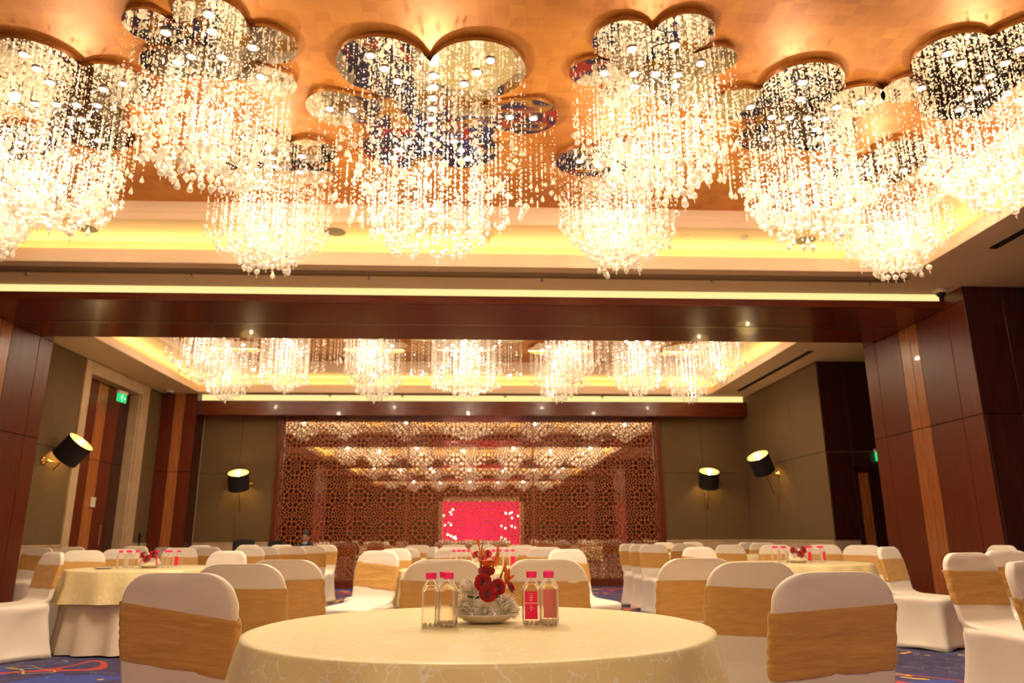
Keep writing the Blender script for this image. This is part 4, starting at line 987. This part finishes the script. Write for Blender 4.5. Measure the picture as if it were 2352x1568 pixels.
# ------------------------------------------------------------------ seated man
def skin_body(name, joints, edges, m, parent, sub=2):
    me = bpy.data.meshes.new(name); me.from_pydata([j[:3] for j in joints], edges, []); me.materials.append(m)
    o = bpy.data.objects.new(name, me); C.objects.link(o); o.parent = parent
    md = o.modifiers.new('skin', 'SKIN'); sv = me.skin_vertices[0].data
    for i, j in enumerate(joints): sv[i].radius = (j[3], j[4] if len(j) > 4 else j[3]); sv[i].use_root = (i == 0)
    md.use_smooth_shade = True; sb = o.modifiers.new('sub', 'SUBSURF'); sb.levels = sub; sb.render_levels = sub; return o
man = tag(empty('person', (-3.09, 14.5, 0), 0), 'man in dark shirt with mask at chin, seated looking down before the lattice', 'person')
# faces the camera (-y); seat height .45
J = [(0, .05, .50, .14, .11), (0, .04, .68, .13, .10), (0, -.02, .84, .155, .10), (0, -.05, .93, .09, .07), (0, -.09, .985, .05), (0, -.12, 1.02, .05),
     (-.17, -.03, .89, .055), (-.22, -.05, .70, .045), (-.14, -.26, .66, .033), (.17, -.03, .89, .055), (.22, -.05, .70, .045), (.14, -.26, .66, .033),
     (-.09, .0, .50, .085), (-.12, -.40, .50, .07), (-.12, -.42, .28, .05), (-.12, -.40, .08, .04), (-.12, -.52, .04, .035),
     (.09, .0, .50, .085), (.12, -.40, .50, .07), (.12, -.42, .28, .05), (.12, -.40, .08, .04), (.12, -.52, .04, .035)]
Ed = [(0, 1), (1, 2), (2, 3), (3, 4), (4, 5), (2, 6), (6, 7), (7, 8), (2, 9), (9, 10), (10, 11), (0, 12), (12, 13), (13, 14), (14, 15), (15, 16), (0, 17), (17, 18), (18, 19), (19, 20), (20, 21)]
skin_body('clothed_body', J, Ed, m_shirt, man)
hc = Vector((0, -.13, 1.065)); HT = Matrix.Rotation(R(14), 3, 'X')
def ell(c, rx, ry, rz_, n=16, m_=10, z0=-1, z1=1):
    q = []
    for i in range(m_+1):
        t = z0+(z1-z0)*i/m_; s = math.sqrt(max(0, 1-t*t))+.001; q.append([tuple(hc+HT @ (Vector(c)+Vector((rx*s*math.cos(2*PI*k/n), ry*s*math.sin(2*PI*k/n), rz_*t)))) for k in range(n)])
    return q
h = MB(); h.loft(ell((0, 0, 0), .072, .090, .108)); h.loft(ell((0, -.03, -.055), .05, .055, .055)); h.loft(ell((0, -.094, -.012), .012, .018, .022, 8, 6))
for sx in (-1, 1): h.loft(ell((sx*.073, .005, -.01), .010, .02, .03, 8, 6))
h.obj('head', m_skin, man, True)
h = MB(); h.loft(ell((0, .012, .018), .079, .094, .108, 16, 8, -.05, 1)); h.loft(ell((0, .035, -.01), .074, .075, .09, 16, 8)); h.obj('hair', m_hair, man, True)
h = MB()
for sx in (-1, 1): h.loft(ell((sx*.028, -.082, .008), .011, .008, .006, 8, 5)); h.loft(ell((sx*.028, -.083, .026), .018, .008, .004, 8, 5))
h.obj('eyes_and_brows', m_hair, man, True)
h = MB(); h.loft(ell((0, -.055, -.098), .050, .046, .026, 14, 8)); h.obj('face_mask', m_mask, man, True)
def hand(sx):
    J = [(sx*.14, -.25, .655, .026), (sx*.13, -.32, .65, .032, .016), (sx*.13, -.35, .65, .03, .014)]; E_d = [(0, 1), (1, 2)]
    for k, (dx, ln) in enumerate(((-.024, .055), (-.008, .065), (.008, .062), (.024, .048))):
        b = len(J); J += [(sx*.13+dx, -.375, .65, .009), (sx*.13+dx*1.1, -.375-ln*.6, .64, .008), (sx*.13+dx*1.1, -.375-ln, .625, .007)]; E_d += [(2, b), (b, b+1), (b+1, b+2)]
    b = len(J); J += [(sx*.13-sx*.036, -.33, .645, .010), (sx*.13-sx*.05, -.36, .635, .008)]; E_d += [(1, b), (b, b+1)]
    skin_body('hand', J, E_d, m_skin, man, 1)
hand(1); hand(-1)
e = tag(empty('banquet_chair', (-3.09, 14.5, 0), PI), 'covered chair the masked man sits on, hidden behind him', 'chair', 'covered banquet chairs')
inst('chair_cover', COV[0], e); inst('sash', SAS[0], e)
